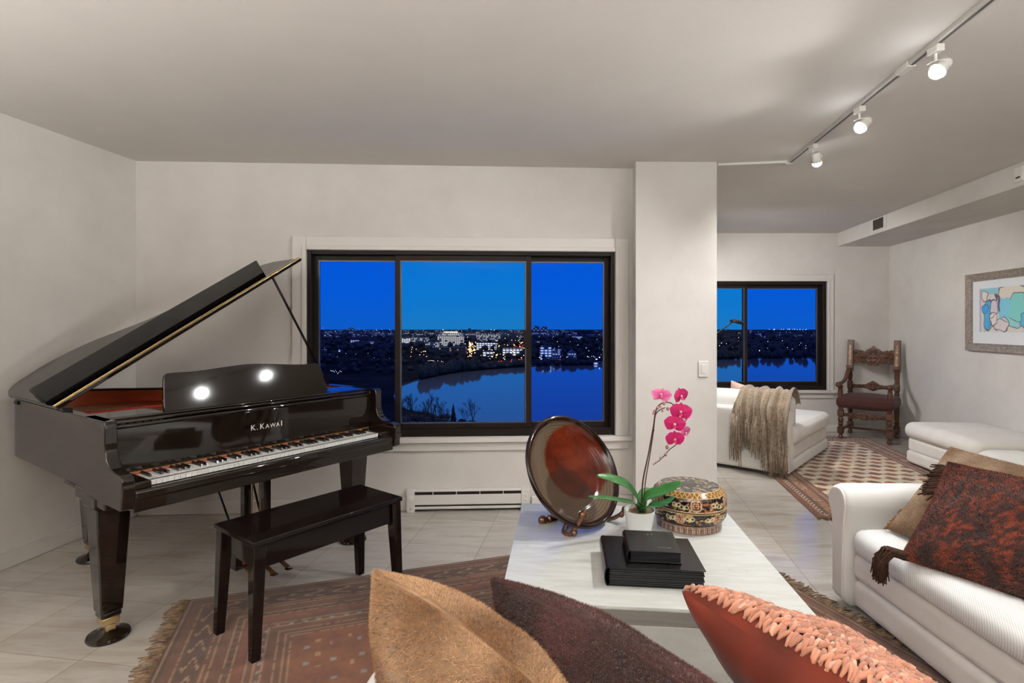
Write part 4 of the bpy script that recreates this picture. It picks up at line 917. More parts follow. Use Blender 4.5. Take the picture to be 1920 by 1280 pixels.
def carved(x0, x1, outline_t, outline_b, y0, lean, thick, name, relief, par=ac):
    nx, nz = 70, 20; mb = MB(); fr = []
    for sd in (1, -1):
        for j in range(nz):
            for i in range(nx):
                u_ = i/(nx-1); x_ = x0+(x1-x0)*u_; zt, zb = outline_t(u_), outline_b(u_); z_ = zb+(zt-zb)*j/(nz-1); c_ = abs(u_-.5)*2
                ed = math.sin(PI*j/(nz-1))**.3
                rl = relief*(math.sin(c_*26 + 6*math.sin(j*.55))*math.cos(j*.9 + 3*c_) + .6*noise.noise(Vector((c_*9, j*.5, 3))))*ed if sd > 0 else 0
                fr.append((x_, y0 + (z_-.8)*lean + sd*thick/2*ed + rl, z_))
    n_ = nx*nz; fs = []
    for sd in (0, 1):
        for j in range(nz-1):
            for i in range(nx-1):
                q = (sd*n_+j*nx+i, sd*n_+j*nx+i+1, sd*n_+(j+1)*nx+i+1, sd*n_+(j+1)*nx+i); fs.append(q[::-1] if sd == 0 else q)
    for i in range(nx-1): fs += [(i, n_+i, n_+i+1, i+1), ((nz-1)*nx+i, (nz-1)*nx+i+1, n_+(nz-1)*nx+i+1, n_+(nz-1)*nx+i)]
    for j in range(nz-1): fs += [(j*nx, (j+1)*nx, n_+(j+1)*nx, n_+j*nx), (j*nx+nx-1, n_+j*nx+nx-1, n_+(j+1)*nx+nx-1, (j+1)*nx+nx-1)]
    return mb.add(fr, fs).build(name, OK_, par, smooth=180)
sc = lambda u_, k_: abs(math.sin(u_*PI*k_))
carved(-HWX+.028, HWX-.028, lambda u_: 1.035 + .06*math.exp(-((u_-.5)/.13)**2) + .016*sc(u_,7) + .012*(abs(u_-.5) > .3), lambda u_: .905 - .035*math.exp(-((u_-.5)/.16)**2) - .012*sc(u_,6), -HWY-.01, -.12, .032, 'crest_rail', .016)
carved(-HWX+.028, HWX-.028, lambda u_: .625 + .05*math.exp(-((u_-.5)/.13)**2) + .006*sc(u_,9), lambda u_: .583 - .03*math.exp(-((u_-.5)/.12)**2), -HWY, 0, .028, 'back_rail', .011)
carved(-HWX+.028, HWX-.028, lambda u_: .318 + .026*math.exp(-((u_-.5)/.12)**2) + .022*math.exp(-((u_-.27)/.07)**2) + .022*math.exp(-((u_-.73)/.07)**2), lambda u_: .278 - .028*math.exp(-((u_-.5)/.12)**2) - .018*math.exp(-((u_-.27)/.07)**2) - .018*math.exp(-((u_-.73)/.07)**2), HWY, 0, .028, 'front_stretcher', .011)
MB().box(-HWX-.012,-HWX+.012,-HWY,HWY,.10,.128).box(HWX-.012,HWX+.012,-HWY,HWY,.10,.128).box(-HWX,HWX,-.014,.014,.103,.126).build('floor_stretcher', OK_, ac, bevel=.003)
rbox(-HWX-.045,HWX+.045,-HWY-.01,HWY+.05,.385,.515,.045,5,(.008,.008,.035)).build('seat', M['velvet'], ac, smooth=180)
# ================================================================ SMALLER FITTINGS
lp_ = thing('reading_lamp', 'thin black reading lamp with tilted head before the far window', 'floor lamp', (2.06, 6.35, 0))
MB().lathe([(0,0),(.13,0),(.13,.012),(.02,.022),(.012,.03),(0,.03)], 32).build('base', M['glass_black'], lp_)
MB().tube([(0,0,.02),(0,0,1.05)], .008, 10).build('pole', M['glass_black'], lp_)
hp = at(1374,603,6.30) - Vector((2.06,6.35,0)); ep = Vector((0,0,1.05))
MB().tube([ep, ep.lerp(hp,.5), hp], .008, 10).ball(ep, .018, 10, 6).build('arm', M['glass_black'], lp_)
MB().lathe([(.0005,.024),(.03,.022),(.055,.008),(.062,-.012),(.058,-.012),(.05,.002),(.0005,.012)], 24, M=Matrix.Translation(hp + Vector((.055,0,-.004))) @ Matrix.Rotation(math.radians(14), 4, 'Y') @ Matrix.Diagonal((1.5,1,1,1))).build('lamp_head', M['glass_black'], lp_)
ht = bpy.data.objects.new('baseboard_heater', None); C.objects.link(ht); tag(ht, 'long white electric baseboard heater under the main window', 'heater')
ht.matrix_world = WM; hx0 = 1.94; hx1 = 2.84
MB().box(hx0+.055,hx1-.055,-.06,-.055,.055,.128).box(hx0+.055,hx1-.055,-.062,-.003,.150,.158).box(hx0+.055,hx1-.055,-.05,-.045,.02,.04).build('front_panel', M['trim'], ht, bevel=.003)
MB().box(hx0+.055,hx1-.055,-.045,-.004,.018,.149).build('heater_core', M['dark'], ht, smooth=0)
for i in range(4): x_ = hx0+.055+(hx1-hx0-.11)*(i+.8)/4.6; MB().box(x_-.003,x_+.003,-.056,-.046,.128,.150).build('bracket', M['trim'], ht)
lb_ = MB().box(hx0,hx0+.06,-.066,-.003,.001,.162).build('end_cap', M['trim'], ht, bevel=.004); rb_ = MB().box(hx1-.06,hx1,-.066,-.003,.001,.162).build('end_cap', M['trim'], ht, bevel=.004)
Rx = Matrix.Rotation(PI/2, 4, 'X')
MB().lathe([(.024,0),(.022,.006),(.012,.008),(.011,.022),(0,.022)], 24, M=Matrix.Translation((hx0+.03,-.066,.108)) @ Rx).build('thermostat_knob', M['plastic'], lb_)
MB().box(hx0+.028,hx0+.032,-.0668,-.066,.022,.035).build('switch_slot', M['dark'], lb_)
for z_ in (.115,.078):
    oc = MB().lathe([(.017,0),(.016,.003),(0,.003)], 20, M=Matrix.Translation((hx1-.03,-.066,z_)) @ Rx).build('socket', M['plastic'], rb_)
    MB().box(hx1-.038,hx1-.036,-.0698,-.069,z_,z_+.009).box(hx1-.025,hx1-.023,-.0698,-.069,z_,z_+.008).box(hx1-.0325,hx1-.0275,-.0698,-.069,z_-.010,z_-.005).build('socket_slots', M['dark'], oc)
sw = thing('light_switch', 'white rocker light switch on the white pier', 'light switch', (1.385, 3.9815, 1.05))
MB().box(-.036,.036,-.008,0,-.058,.058).build('wall_plate', M['plastic'], sw, bevel=.003); MB().box(-.017,.017,-.012,-.007,-.034,.034).build('rocker', M['plastic'], sw, bevel=.002)
# vent and sensor on the soffit face
sx_ = lambda Y: 4.175 - k*(FY-Y)
def soff(py_): return py_
Yv = 6.0; vt = thing('air_vent', 'small dark air vent grille on the ceiling soffit', 'vent', (sx_(Yv)-.002, Yv, 2.474), PI/2 - RA)
MB().box(-.16,.13,0,.006,-.072,.072).build('vent_plate', M['wall'], vt, bevel=.002)
rectframe(MB(), -.125,.125,-.066,.066,.010,.010,.010,.010,.004,.012).build('vent_frame', M['wall'], vt, bevel=.002); MB().box(-.115,.115,.0055,.007,-.056,.056).build('vent_opening', M['dark'], vt, smooth=0)
lm_ = mat('louvre_paint', (.10,.075,.06), .6)
for i in range(6): MB().box(-.115,.115,.007,.010,-.050+i*.018,-.046+i*.018).build('louvre', lm_, vt)
Ys = 3.98; sn = thing('wall_sensor', 'small white sensor box on the soffit at right edge', 'sensor', (sx_(Ys)-.002, Ys, 2.462), PI/2 - RA)
MB().box(-.045,.045,0,.022,-.055,.055).build('housing', M['plastic'], sn, bevel=.006); MB().box(-.02,.02,.0215,.024,-.03,-.018).build('sensor_slot', M['dark'], sn)
# framed print on the right wall
Ya0, Ya1 = 5.53, 4.45; ax_ = lambda Y: xr(Y)-.003
aO = Vector((ax_(Ya0), Ya0, 1.118)); eX = (Vector((ax_(Ya1), Ya1, 1.118)) - aO); AW = eX.length; eX.normalize(); eN = Vector((0,0,1)).cross(eX)*-1; eN = eX.cross(Vector((0,0,1)))
ar_ = bpy.data.objects.new('framed_print', None); C.objects.link(ar_); tag(ar_, 'framed abstract print in blue and pink hanging on the right wall', 'picture'); ar_.matrix_world = frame(aO, eX, (0,0,1), eN)
AH = .752; M['frame'] = mat('pewter_frame', lin(158,146,134), .35, 0, 1.5, lin(122,112,106), 14, (3,3,1))
def mitre(b, w_, ins, t0, t1):
    x0, x1, y0, y1 = ins, AW-ins, ins, AH-ins
    o_ = [(x0,y0),(x1,y0),(x1,y1),(x0,y1)]; i_ = [(x0+w_,y0+w_),(x1-w_,y0+w_),(x1-w_,y1-w_),(x0+w_,y1-w_)]
    vs = [(*p, 0) for p in o_] + [(*p, t0) for p in o_] + [(*p, t1) for p in i_] + [(*p, 0) for p in i_]
    b.add(vs, [f for i in range(4) for f in ((i,(i+1)%4,4+(i+1)%4,4+i),(4+i,4+(i+1)%4,8+(i+1)%4,8+i),(8+i,8+(i+1)%4,12+(i+1)%4,12+i))])
b = MB(); mitre(b, .018, 0, .034, .026); mitre(b, .045, .018, .026, .014); mitre(b, .01, .063, .020, .020); b.build('picture_frame', M['frame'], ar_, smooth=20)
rectframe(MB(), .07,AW-.07,.07,AH-.07,.085,.085,.085,.085,0,0)
MB().box(.07,AW-.07,.07,AH-.07,.001,.006).build('mat_board', mat('mat_board', (.72,.74,.76), .6), ar_)
pw0, pw1, ph0, ph1 = .17, AW-.17, .185, AH-.15; nx, ny = 300, 180
U, V = np.meshgrid(np.linspace(0,1,nx), np.linspace(0,1,ny)); X_ = U*(pw1-pw0); Y_ = V*(ph1-ph0)
wx = X_ + .02*(vnoise(U.shape, 26, 50)-.5)*2; wy = Y_ + .02*(vnoise(U.shape, 22, 51)-.5)*2
pc_ = np.zeros(U.shape + (3,)); pc_[:] = L_(214,206,200)
def blob(cx, cy, rx, ry, c_, edge=True):
    d_ = np.hypot((wx-cx)/rx, (wy-cy)/ry); pc_[d_ < 1] = c_
    if edge: pc_[np.abs(d_-1)*min(rx,ry) < .0035] = L_(104,96,104)
pc_[(V > .86)] = L_(146,198,212); pc_[(U < .03)] = L_(176,170,190)
blob(.46,.20,.20,.17,L_(150,210,204)); blob(.42,.34,.16,.10,L_(222,210,196)); blob(.50,.22,.15,.12,L_(134,206,200)); blob(.33,.19,.07,.14,L_(130,200,220), False)
blob(.12,.16,.055,.15,L_(86,172,216)); blob(.08,.22,.05,.05,L_(62,158,222)); blob(.20,.23,.05,.08,L_(210,200,208)); blob(.07,.35,.035,.05,L_(224,214,206)); blob(.30,.07,.09,.06,L_(218,206,204)); blob(.19,.12,.04,.06,L_(226,214,206)); blob(.235,.335,.018,.03,L_(112,70,110)); blob(.27,.27,.012,.05,L_(96,80,130)); blob(.62,.10,.10,.09,L_(96,180,214)); blob(.66,.30,.09,.10,L_(226,196,190))
for kx, ky, s_ in ((.15,.03,.6),(.10,.02,1.5),(.33,.10,-.5),(.20,.15,.8)):
    d_ = np.abs((wy-ky) - s_*(wx-kx)); pc_[(d_ < .004) & (np.abs(wx-kx) < .045)] = L_(90,78,84)
b = MB(); b.v = [(pw0+u_*(pw1-pw0), ph0+v_*(ph1-ph0), .0068) for v_ in np.linspace(0,1,ny) for u_ in np.linspace(0,1,nx)]; b.f = [(j*nx+i, j*nx+i+1, (j+1)*nx+i+1, (j+1)*nx+i) for j in range(ny-1) for i in range(nx-1)]
b.build('print', vcol('print_paper', .35), ar_, smooth=0, col=pc_.reshape(-1,3))
# ================================================================ TRACK LIGHTING
tk = thing('ceiling_track', 'brushed steel ceiling track with white conduit running from the pier', 'track', (0,0,0))
t0 = Vector((1.993,3.947,0)); t1 = Vector((1.660,1.54,0)); td = (t1-t0).normalized(); tn = Vector((-td.y, td.x, 0))
def bar(b, a, c_, w_, z0, z1):
    d_ = (c_-a).normalized(); n_ = Vector((-d_.y, d_.x, 0))*w_; b.hexa([(*(p)[:2], z0) for p in (a-n_, a+n_, c_+n_, c_-n_)][::-1] if False else [(*(a-n_)[:2],z0),(*(c_-n_)[:2],z0),(*(c_+n_)[:2],z0),(*(a+n_)[:2],z0)], [(*(a-n_)[:2],z1),(*(c_-n_)[:2],z1),(*(c_+n_)[:2],z1),(*(a+n_)[:2],z1)]); return b
bar(MB(), t0, t1, .0165, CEIL-.022, CEIL-.0005).build('rail', M['chrome'], tk, bevel=.002)
bar(MB(), t0, t1, .006, CEIL-.0235, CEIL-.0215).build('conductor_slot', mat('slot_shadow', (.10,.09,.085), .5), tk)
bar(MB(), Vector((1.505,4.02,0)), t0, .010, CEIL-.018, CEIL-.0005).build('conduit', M['plastic'], tk, bevel=.003)
MB().lathe([(.024,CEIL-.028),(.026,CEIL-.020),(.026,CEIL-.0005)], 20, (t0.x,t0.y,0)).build('corner_joint', M['plastic'], tk)
mt_ = t0.lerp(t1, .60); bar(MB(), mt_-td*.05, mt_+td*.05, .019, CEIL-.027, CEIL-.0005).build('joint_cover', M['plastic'], tk, bevel=.003)
def head(px, py, Y, aim, label, power):
    p = at(px, py, Y); s_ = (Y-t0.y)/(t1.y-t0.y); p = t0.lerp(t1, s_); p.z = CEIL-.024
    t = thing('track_spotlight', label, 'spotlight', tuple(p), 0, 'spotlights on the ceiling track'); aim = Vector(aim).normalized()
    MB().box(-.016,.016,-.03,.03,-.03,0).build('adapter', M['plastic'], t, bevel=.003)
    hc = Vector((.018,-.006,-.092)) 
    MB().tube([(0,0,-.028),(0,0,-.055),(.004,0,-.062)], .006, 8).tube(spline([(-.012,.03,-.062),(0,.0,-.060),(.03,-.03,-.070),(.04,-.028,-.09)], 5), .003, 6).build('stem', M['plastic'], t)
    q = aim.to_track_quat('Z', 'Y').to_matrix().to_4x4(); MM = Matrix.Translation(hc) @ q
    MB().lathe([(.012,-.042),(.020,-.040),(.024,-.03),(.026,.012),(.033,.016),(.033,.022),(.030,.022),(.024,.012),(.0005,.0)], 24, M=MM, cap=True).build('housing', M['plastic'], t, smooth=35)
    MB().ball((0,0,0), .030, 20, 12, (1,1,.8)).v
    lb = MB().ball((0,0,0), .0285, 20, 12); lb.v = [tuple(MM @ Vector((v_[0], v_[1], v_[2]*.85 + .028))) for v_ in lb.v]; lb.build('bulb', M['bulb'], t, smooth=180)
    ld = bpy.data.lights.new('spot_beam', 'SPOT'); ld.energy = power; ld.color = (1.0,.985,.965); ld.spot_size = math.radians(138 if aim.x < 0 else 165); ld.spot_blend = .7; ld.shadow_soft_size = .028
    lo = bpy.data.objects.new('spot_beam', ld); C.objects.link(lo); lo.parent = t; lo.location = hc + aim*.062; lo.rotation_euler = aim.to_track_quat('-Z', 'Y').to_euler(); return t
head(1757,85,2.286,(-.72,-.05,-.69), 'nearest of the three glowing spotlights on the ceiling track', LP1)
head(1613,200,2.927,(-.72,-.05,-.69), 'middle of the three glowing spotlights on the ceiling track', LP2)
head(1527,270,3.529,(.30,.38,-.87), 'farthest glowing spotlight, nearest the corner of the ceiling track', LP3)
# unseen fill lights, added to brighten the room and the far alcove
def lamp(kind, loc, energy, size, col, rot=(0,0,0), **kw):
    ld = bpy.data.lights.new('fill_light', kind); ld.energy = energy; ld.color = col
    if kind == 'AREA': ld.size = size
    else: ld.shadow_soft_size = size
    if kind == 'SPOT': ld.spot_size = math.radians(138); ld.spot_blend = .6
    o = bpy.data.objects.new('fill_light', ld); C.objects.link(o); o.location = loc; o.rotation_euler = rot; return o
for l in FILL_LIGHTS: lamp(*l)
# ================================================================ OUTDOORS: lake and city from a high floor
GZ = -52.0
def g(px, py, z=GZ): return fl(px, py, z)
b = MB(); b.add([(-9000,60,GZ),(9000,60,GZ),(9000,7000,GZ),(-9000,7000,GZ)], [(0,1,2,3)])
x = N('city_ground'); v = x.coord('Object'); x.l(x.ramp(x.noise(v, .012, 6, .7), [(.35,(.010,.010,.011)),(.6,(.035,.032,.032)),(.75,(.06,.055,.055))]), x.b.inputs['Base Color']); x.b.inputs['Roughness'].default_value = 1; x.b.inputs['Specular IOR Level'].default_value = 0
gr = b.build('city_ground', x.m, smooth=0); struct(gr)
lk = [(748,726),(775,716),(800,709),(830,703),(860,698),(900,694),(950,690),(985,688),(1060,685.5),(1140,684),(1250,678),(1345,674),(1420,672.5),(1540,671.5),(1750,671),(2600,720),(2200,1000),(990,1000),(918,806),(862,804),(838,786),(800,774),(768,768),(745,760),(738,742)]
x = N('lake_water'); x.b.inputs['Base Color'].default_value = (.16,.16,.17,1); x.b.inputs['Roughness'].default_value = .05; x.b.inputs['IOR'].default_value = 1.33
x.bump(x.noise(x.coord('Object', (1,.35,1)), .25, 3), .10, .25)
pl_ = [g(a,b_,GZ+.25) for a, b_ in lk]; b = MB(); b.add([tuple(p) for p in pl_], [tuple(range(len(pl_)))[::-1]])
lw = b.build('lake_water', x.m, smooth=0); tag(lw, 'calm dark blue lake below the windows reflecting the dusk sky', 'lake')
if sum((pl_[i].x*pl_[(i+1)%len(pl_)].y - pl_[(i+1)%len(pl_)].x*pl_[i].y) for i in range(len(pl_))) > 0:
    lw.data.flip_normals()
def inlake(p):
    c_ = False; n_ = len(pl_)
    for i in range(n_):
        a, q = pl_[i], pl_[i-1]
        if (a.y > p.y) != (q.y > p.y) and p.x < (q.x-a.x)*(p.y-a.y)/(q.y-a.y)+a.x: c_ = not c_
    return c_
M['wood'] = mat('bare_woodland', (.045,.038,.036), 1, 0, 1.2, (.10,.082,.072), .35, (1,1,1)); M['shore'] = mat('shore_path', (.12,.12,.13), .9)
M['pine'] = mat('evergreen', (.010,.016,.012), .9); M['twig'] = mat('bare_twigs', (.055,.045,.045), .9)
# crowns
r = random.Random(12); b = MB()
def crown(b, p, rr_, h_):
    n_, m_ = 7, 4; s0 = r.random()*9; o_ = len(b.v); vs = [(p.x, p.y, p.z)]
    for i in range(1, m_):
        a = PI*i/m_
        for q in range(n_):
            w_ = rr_*math.sin(a)*(.75+.5*r.random()); vs.append((p.x+w_*math.cos(q*2*PI/n_+s0), p.y+w_*math.sin(q*2*PI/n_+s0), p.z+h_*(.5-.5*math.cos(a))*(.85+.3*r.random())))
    vs.append((p.x, p.y, p.z+h_)); L = len(vs)-1; fs = []
    for q in range(n_):
        fs.append((0, 1+(q+1)%n_, 1+q)); fs.append((1+(m_-2)*n_+q, 1+(m_-2)*n_+(q+1)%n_, L))
        for i in range(m_-2): fs.append((1+i*n_+q, 1+i*n_+(q+1)%n_, 1+(i+1)*n_+(q+1)%n_, 1+(i+1)*n_+q))
    b.add(vs, fs)
# shore path strip
pth = [g(a, b_-1.6, GZ+.3) for a, b_ in lk[:15]]; b = MB(); n_ = len(pth)
b.add([tuple(p) for p in pth] + [(p.x*1.0, p.y+9, p.z) for p in pth], [(i, i+1, n_+i+1, n_+i) for i in range(n_-1)]); struct(b.build('lake_shore', M['shore'], smooth=0))
def conifer(px, py, h_, label):
    p = g(px, py); t = thing('evergreen_tree', label, 'tree', tuple(p)); MB().tube([(0,0,0),(0,0,h_*.3)], h_*.03, 6).build('trunk', M['twig'], t)
    b = MB(); rr_ = random.Random(int(px))
    for i in range(9):
        z0 = h_*(.08+.1*i); w_ = h_*.24*(1-i/9.6)
        vs = [(0,0,z0+h_*.2)]; nn = 14
        for q in range(nn): w2 = w_*(1 if q % 2 else .62)*(.8+.4*rr_.random()); vs.append((w2*math.cos(2*PI*q/nn), w2*math.sin(2*PI*q/nn), z0-.02*h_))
        vs.append((0,0,z0+.02*h_)); b.add(vs, [(0,1+q,1+(q+1)%nn) for q in range(nn)] + [(nn+1,1+(q+1)%nn,1+q) for q in range(nn)])
    b.build('foliage', M['pine'], t, smooth=0)
conifer(850, 797, 11, 'small pointed evergreen tree at the foot of the middle window pane')
def baretree(px, py, h_, label, seed, spread=.5):
    p = g(px, py); t = thing('bare_tree', label, 'tree', tuple(p), 0, 'bare trees at the lake edge'); rr_ = random.Random(seed); tr = MB(); tw_ = MB()
    def br_(a, d_, l, rad, dep):
        e_ = a + d_*l; (tr if dep > 3 else tw_).tube([a, a.lerp(e_,.5) + Vector((rr_.uniform(-.05,.05)*l, rr_.uniform(-.05,.05)*l, 0)), e_], [rad, rad*.85, rad*.65], 4 if dep < 4 else 6, cap=False)
        if dep == 0: return
        for i in range(3 if dep > 1 else 2):
            n_ = (d_ + Vector((rr_.uniform(-1,1), rr_.uniform(-1,1), rr_.uniform(-.1,.6)))*spread).normalized(); br_(a.lerp(e_, rr_.uniform(.6,1)), n_, l*rr_.uniform(.62,.8), rad*.6, dep-1)
    br_(Vector((0,0,0)), Vector((0,0,1)), h_*.30, h_*.018, 5); tr.build('trunk', M['twig'], t, smooth=180); tw_.build('branches', M['twig'], t, smooth=180)
baretree(886, 801, 19, 'tall bare tree rising right of the small evergreen', 3); baretree(872, 803, 14, 'shorter bare tree directly beside the small evergreen', 8)
baretree(800, 790, 17, 'dark bare tree at the lower left of the middle pane', 14); baretree(770, 782, 18, 'bare tree nearest the left mullion of the main window', 19); baretree(825, 797, 13, 'small bare tree left of the evergreen', 23)
b = MB()
for i in range(14): crown(b, g(r.uniform(862,893), r.uniform(797,806)), r.uniform(1.5,2.6), r.uniform(2,4))
o = b.build('shore_bush', M['pine']); tag(o, 'dark low bush right of the small evergreen by the lake', 'bush')
tb_ = MB(); rq = random.Random(77)
def twigs(b, a, d_, l, rad, dep):
    e_ = a + d_*l; b.tube([a, e_], [rad, rad*.6], 4 if dep > 2 else 3, cap=False)
    if dep == 0: return
    for i in range(3): twigs(b, a.lerp(e_, rq.uniform(.55,1)), (d_ + Vector((rq.uniform(-1,1), rq.uniform(-1,1), rq.uniform(-.1,.5)))*.6).normalized(), l*rq.uniform(.62,.82), rad*.6, dep-1)
for i in range(34):
    px = rq.uniform(735,838); py = rq.uniform(765,812); h_ = rq.uniform(11,19)*(1.1-.35*(px-735)/103); twigs(tb_, g(px,py), Vector((0,0,1)), h_*.28, h_*.017, 4)
for i in range(60): px = rq.uniform(735,845); crown(tb_, g(px, rq.uniform(785,815)), rq.uniform(1.5,3), rq.uniform(2,4.5))
o = tb_.build('shore_thicket', M['twig'], smooth=180); tag(o, 'dark thicket on the near lake bank, lower left of the middle pane', 'thicket', kind='stuff')
# buildings
def facade(name, wall, lit, dens, strength, bw=4.0, bh=3.4, wallglow=0.0):
    x = N(name); t = x.n('ShaderNodeTexCoord'); s_ = x.n('ShaderNodeSeparateXYZ'); x.l(t.outputs['Object'], s_.inputs[0]); c_ = x.n('ShaderNodeCombineXYZ')
    x.l(x.math('ADD', s_.outputs[0], s_.outputs[1]), c_.inputs[0]); x.l(s_.outputs[2], c_.inputs[1])
    br = x.n('ShaderNodeTexBrick', offset=0.0); br.inputs['Scale'].default_value = 1; br.inputs['Brick Width'].default_value = bw; br.inputs['Row Height'].default_value = bh; br.inputs['Mortar Size'].default_value = min(bw,bh)*.24
    br.inputs['Color1'].default_value = (0,0,0,1); br.inputs['Color2'].default_value = (1,1,1,1); br.inputs['Mortar'].default_value = (0,0,0,1); x.l(c_.outputs[0], br.inputs['Vector'])
    on = x.math('MULTIPLY', x.math('GREATER_THAN', br.outputs[0], 1-dens), x.math('SUBTRACT', 1.0, br.outputs[1]))
    x.l(x.mix(br.outputs[1], (.03,.03,.035), wall), x.b.inputs['Base Color']); x.b.inputs['Emission Color'].default_value = (*lit, 1); x.l(x.math('MULTIPLY', on, strength), x.b.inputs['Emission Strength']); x.b.inputs['Roughness'].default_value = .7
    return x.m
M['f_white'] = facade('pale_facade', (.55,.5,.45), (1,.86,.66), .55, .85); M['f_off'] = facade('office_facade', (.6,.56,.48), (1,.9,.66), .8, .95, 5, 4); M['f_brick'] = facade('brick_facade', (.16,.09,.06), (1,.62,.3), .22, .6); M['f_dark'] = facade('dark_facade', (.14,.14,.15), (1,.8,.55), .16, .5, 5, 5); M['f_far'] = facade('far_facade', (.3,.29,.3), (1,.82,.6), .4, .5, 8, 7); M['f_bright'] = facade('bright_facade', (.6,.58,.55), (1,.95,.85), .92, 1.15, 6, 4)
M['roofd'] = mat('roof_deck', (.20,.20,.21), .8); M['roofl'] = emit('lit_roof_sign', (1,.93,.78), .8)
FOOT = []
def building(px0, px1, ytop, ybase, label, mt, depth=.6, name='apartment_building', steps=None, gable=False, roof='roofd'):
    p0, p1 = g(px0, ybase), g(px1, ybase); w = p1.x-p0.x; h_ = (ybase-ytop)/F*p0.y; d_ = w*depth; t = thing(name, label, 'building', tuple(p0)); FOOT.append((p0.x, p1.x, p0.y, p0.y+d_))
    MB().box(0,w,0,d_,-1,h_).build('walls', M[mt], t, smooth=0)
    if gable: MB().hexa([(-w*.05,-1,h_),(w*1.05,-1,h_),(w*1.05,d_+1,h_),(-w*.05,d_+1,h_)], [(w*.49,-1,h_*1.55),(w*.51,-1,h_*1.55),(w*.51,d_+1,h_*1.55),(w*.49,d_+1,h_*1.55)]).build('gable_roof', M['roofd'], t, smooth=0)
    else: MB().box(-w*.01,w*1.01,-w*.01,d_+w*.01,h_,h_+max(.8,h_*.03)).box(w*.3,w*.45,d_*.3,d_*.6,h_,h_*1.08+1).build('roof', M[roof], t, smooth=0)
    z = h_
    for (i0, i1, hh, m_) in (steps or []): MB().box(w*i0,w*i1,d_*.1,d_*.9,z+.5,z+hh*h_).build('upper_storey', M[m_], t, smooth=0); z += hh*h_
    return t
building(820,868,630,649,'large stepped office building with bright roof across the lake','f_off',.5,'office_building',[(.04,.96,.15,'f_off'),(.12,.88,.15,'f_off'),(.24,.76,.16,'roofl')])
building(797,822,642,652,'low pale wing just left of the stepped office building','f_white')
building(753,768,634,646,'bright white block right beside the left mullion','f_bright'); building(771,803,633,645,'long pale block between left mullion and stepped office building','f_white',.3)
building(815,845,652,662,'brown brick block below the stepped office building','f_brick'); building(848,874,651,664,'second brown brick block, right below the stepped office building','f_brick')
building(893,905,627,640,'narrow pale apartment block right of the street of lamps','f_white'); building(906,920,625,641,'tall middle apartment block left of the middle pane centre strip','f_white'); building(921,938,626,640,'pale apartment block at the right of the apartment row','f_white')
building(893,931,643,656,'long flat white building below the apartment row','f_bright',.3); building(905,925,659,668,'low white building nearest the lake under the long flat building','f_bright',.4); building(942,980,653,667,'wide white building beside the busy road','f_bright',.35)
building(1000,1011,612,632,'left tower of the twin tall towers in the right pane','f_far',1,'tower_block'); building(1014.5,1026,613,632,'right tower of the twin tall towers in the right pane','f_far',1,'tower_block')
tw2 = building(876,884,618,627,'distant dark tower with a thin spire on the skyline','f_dark',1,'tower_block',[(.2,.8,.3,'f_dark')]); MB().box(14,18,10,14,10,38).build('spire', M['roofd'], tw2)
building(1013,1034,651,674,'white framed apartment building at the lake shore in right pane','f_bright',.5,steps=None); building(1036,1052,655,674,'yellowish apartment building right of the white framed one','f_white',.6)
building(1066,1081,662,674,'gabled house at the lake shore in the right pane','f_white',1,'house',None,True)
building(1074,1092,631,637,'low lit white hall in the dark trees of the right pane','f_bright',.4); building(1113,1134,679,684,'brightly lit low boathouse at right end of far shore','f_bright',.3,'boathouse')
for a, c_, q in ((1000,1003,'leftmost'),(1006,1013,'middle'),(1015,1021,'rightmost')): building(a,c_,640,645,f'{q} of three small lit houses under the twin towers','f_bright',1,'house')
building(654,662,615,629,'lone pale tower on the skyline of the left pane','f_far',1,'tower_block'); building(657,672,638,645,'low lit school-like building in woods of the left pane','f_bright',.3); building(678,702,640,645,'low lit building right of the school-like one in left pane','f_white',.3)
building(600,620,628,632,'far row of white buildings at left end of skyline','f_bright',.2); building(668,700,626,630,'long pale row on the skyline right of the lone tower','f_bright',.2); building(634,640,656,660,'small lit house among dark woods in the left pane','f_bright',.6,'house'); building(604,611,655,660,'small lit house at the far left of the left pane woods','f_bright',.6,'house')
wb = MB()
cnt = 0
while cnt < 3400:
    py = HY + 10/(r.random()**.9*.85+.11); px = r.uniform(560, 1620)
    if py > 800: continue
    p = g(px, py)
    if inlake(p) or inlake(p + Vector((0,14,0))) or inlake(p - Vector((0,10,0))): continue
    if 1035 < px < 1330 and r.random() < .5: continue
    if 872 < px < 905 and 640 < py < 690 and r.random() < .75: continue
    if 905 < px < 985 and 640 < py < 684 and r.random() < .45: continue
    if any(a0-9 < p.x < a1+9 and b0-9 < p.y < b1+9 for a0,a1,b0,b1 in FOOT): continue
    sc_ = min(2.2, max(.7, p.y/900)); crown(wb, p, r.uniform(3,6.5)*sc_, r.uniform(6,12)*min(1.3, sc_)); cnt += 1
for i in range(330):
    q = r.uniform(1.5, 13.99); k_ = int(q); a, b2 = lk[k_], lk[k_+1]; px = a[0]+(b2[0]-a[0])*(q-k_); py = a[1]+(b2[1]-a[1])*(q-k_); p = g(px, py) + Vector((0, r.uniform(5,16), 0))
    if 985 < px < 1055 and r.random() < .8: continue
    crown(wb, p, r.uniform(2.5,5), r.uniform(6,13)*(1.25 if px > 1300 or px < 900 else .75))
wdl = wb.build('woodland', M['wood'], smooth=180); tag(wdl, 'dark bare woodland spreading around the lake and to the horizon', 'trees', kind='stuff')
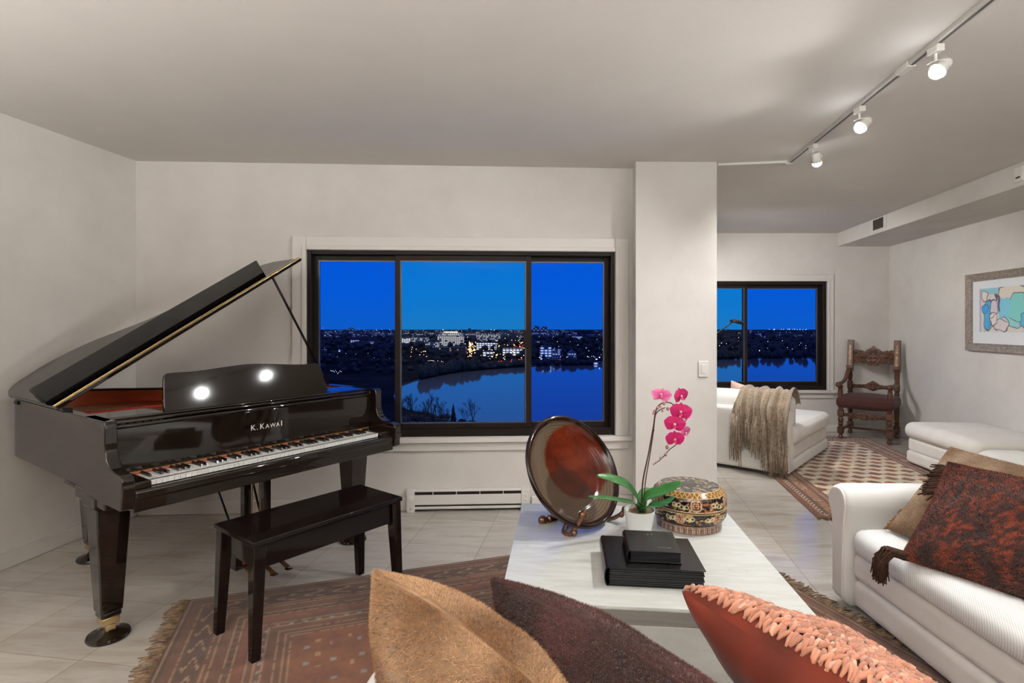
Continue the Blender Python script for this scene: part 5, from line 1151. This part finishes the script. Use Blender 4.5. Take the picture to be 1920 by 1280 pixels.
# low far blocks on the skyline
b = MB()
for i in range(420):
    py = r.uniform(619.5, 634); px = r.choice((r.uniform(590,745), r.uniform(752,990), r.uniform(752,985), r.uniform(995,1140), r.uniform(1340,1560))); 
    if px > 1040 and r.random() < .6: continue
    p = g(px, py); w = r.uniform(14,46); b.box(p.x,p.x+w,p.y,p.y+w*.6,p.z,p.z+r.uniform(6,18))
o = b.build('city_blocks', M['f_far'], smooth=0); tag(o, 'low distant city blocks dotted along the skyline', 'buildings', kind='stuff')
# lamps of the city
M['l_or'] = emit('sodium_lamp', (1,.52,.16), 9); M['l_wh'] = emit('white_lamp', (1,.88,.7), 6); M['l_rd'] = emit('tail_light', (1,.06,.03), 4)
def lights(name, label, mt, spots):
    b = MB()
    for (px, py, s_) in spots:
        p = g(px, py); p.z += r.uniform(4, 9) if mt != 'l_rd' else 1.2; b.ball(p, s_*p.y/F*.68, 6, 4)
    o = b.build(name, M[mt], smooth=180); tag(o, label, 'lights', kind='stuff'); return o
R_ = r.uniform
sp1 = [(R_(876,892), R_(643,676), R_(.6,1.3)) for i in range(34)] + [(882+R_(-2,2), 668-i*1.1, R_(.7,1.4)) for i in range(24)] + [(R_(892,990), R_(648,682), R_(.5,1.1)) for i in range(46)] + [(R_(768,800), R_(655,678), R_(.5,.9)) for i in range(12)] + [(R_(960,986), 640+ i*.9, R_(.5,1)) for i in range(24)] + [(931,672,1.8),(880,655,1.7),(987,653,1.3)]
lights('street_lamps', 'warm orange street lamps glowing across the lake', 'l_or', sp1)
sp2 = [(R_(752,990), R_(619,650), R_(.4,.75)) for i in range(120)] + [(R_(592,740), R_(618.5,634), R_(.4,.7)) for i in range(60)] + [(R_(596,740), R_(636,690), R_(.35,.6)) for i in range(16)] + [(R_(1000,1140), R_(640,680), R_(.4,.8)) for i in range(46)] + [(R_(1348,1536), R_(622,664), R_(.4,.75)) for i in range(44)] + [(R_(1440,1520), R_(617.5,619), R_(.5,.7)) for i in range(20)] + [(1012,679,1.2),(1029,677,1.3),(1102,679,1.1),(1424,664,1.2),(1463,663,1.0),(1118,680,1.6),(1124,680,1.5)] + [(620+i*2.2, 711+R_(-.6,.6), R_(.5,.7)) for i in range(10)] + [(803+i*2.5, 689-i*.25+R_(-.3,.3), R_(.4,.6)) for i in range(12)]
lights('white_lamps', 'small white lamps scattered over the dark city', 'l_wh', sp2)
sp3 = [(R_(935,985), R_(675,679), R_(.5,1)) for i in range(16)] + [(R_(955,985), 646+R_(0,8), R_(.4,.7)) for i in range(20)] + [(1077,677,1.6),(1103,680,1.3),(1050,676,1.0),(1002,671,1.1),(853,688,1.0),(606,615,.8)]
lights('tail_lights', 'red tail lights and signals along the lake road', 'l_rd', sp3)
S.view_settings.view_transform = 'Standard'; S.view_settings.look = 'None'; S.view_settings.gamma = 1; S.view_settings.use_curve_mapping = False
S.view_settings.exposure = EXPO
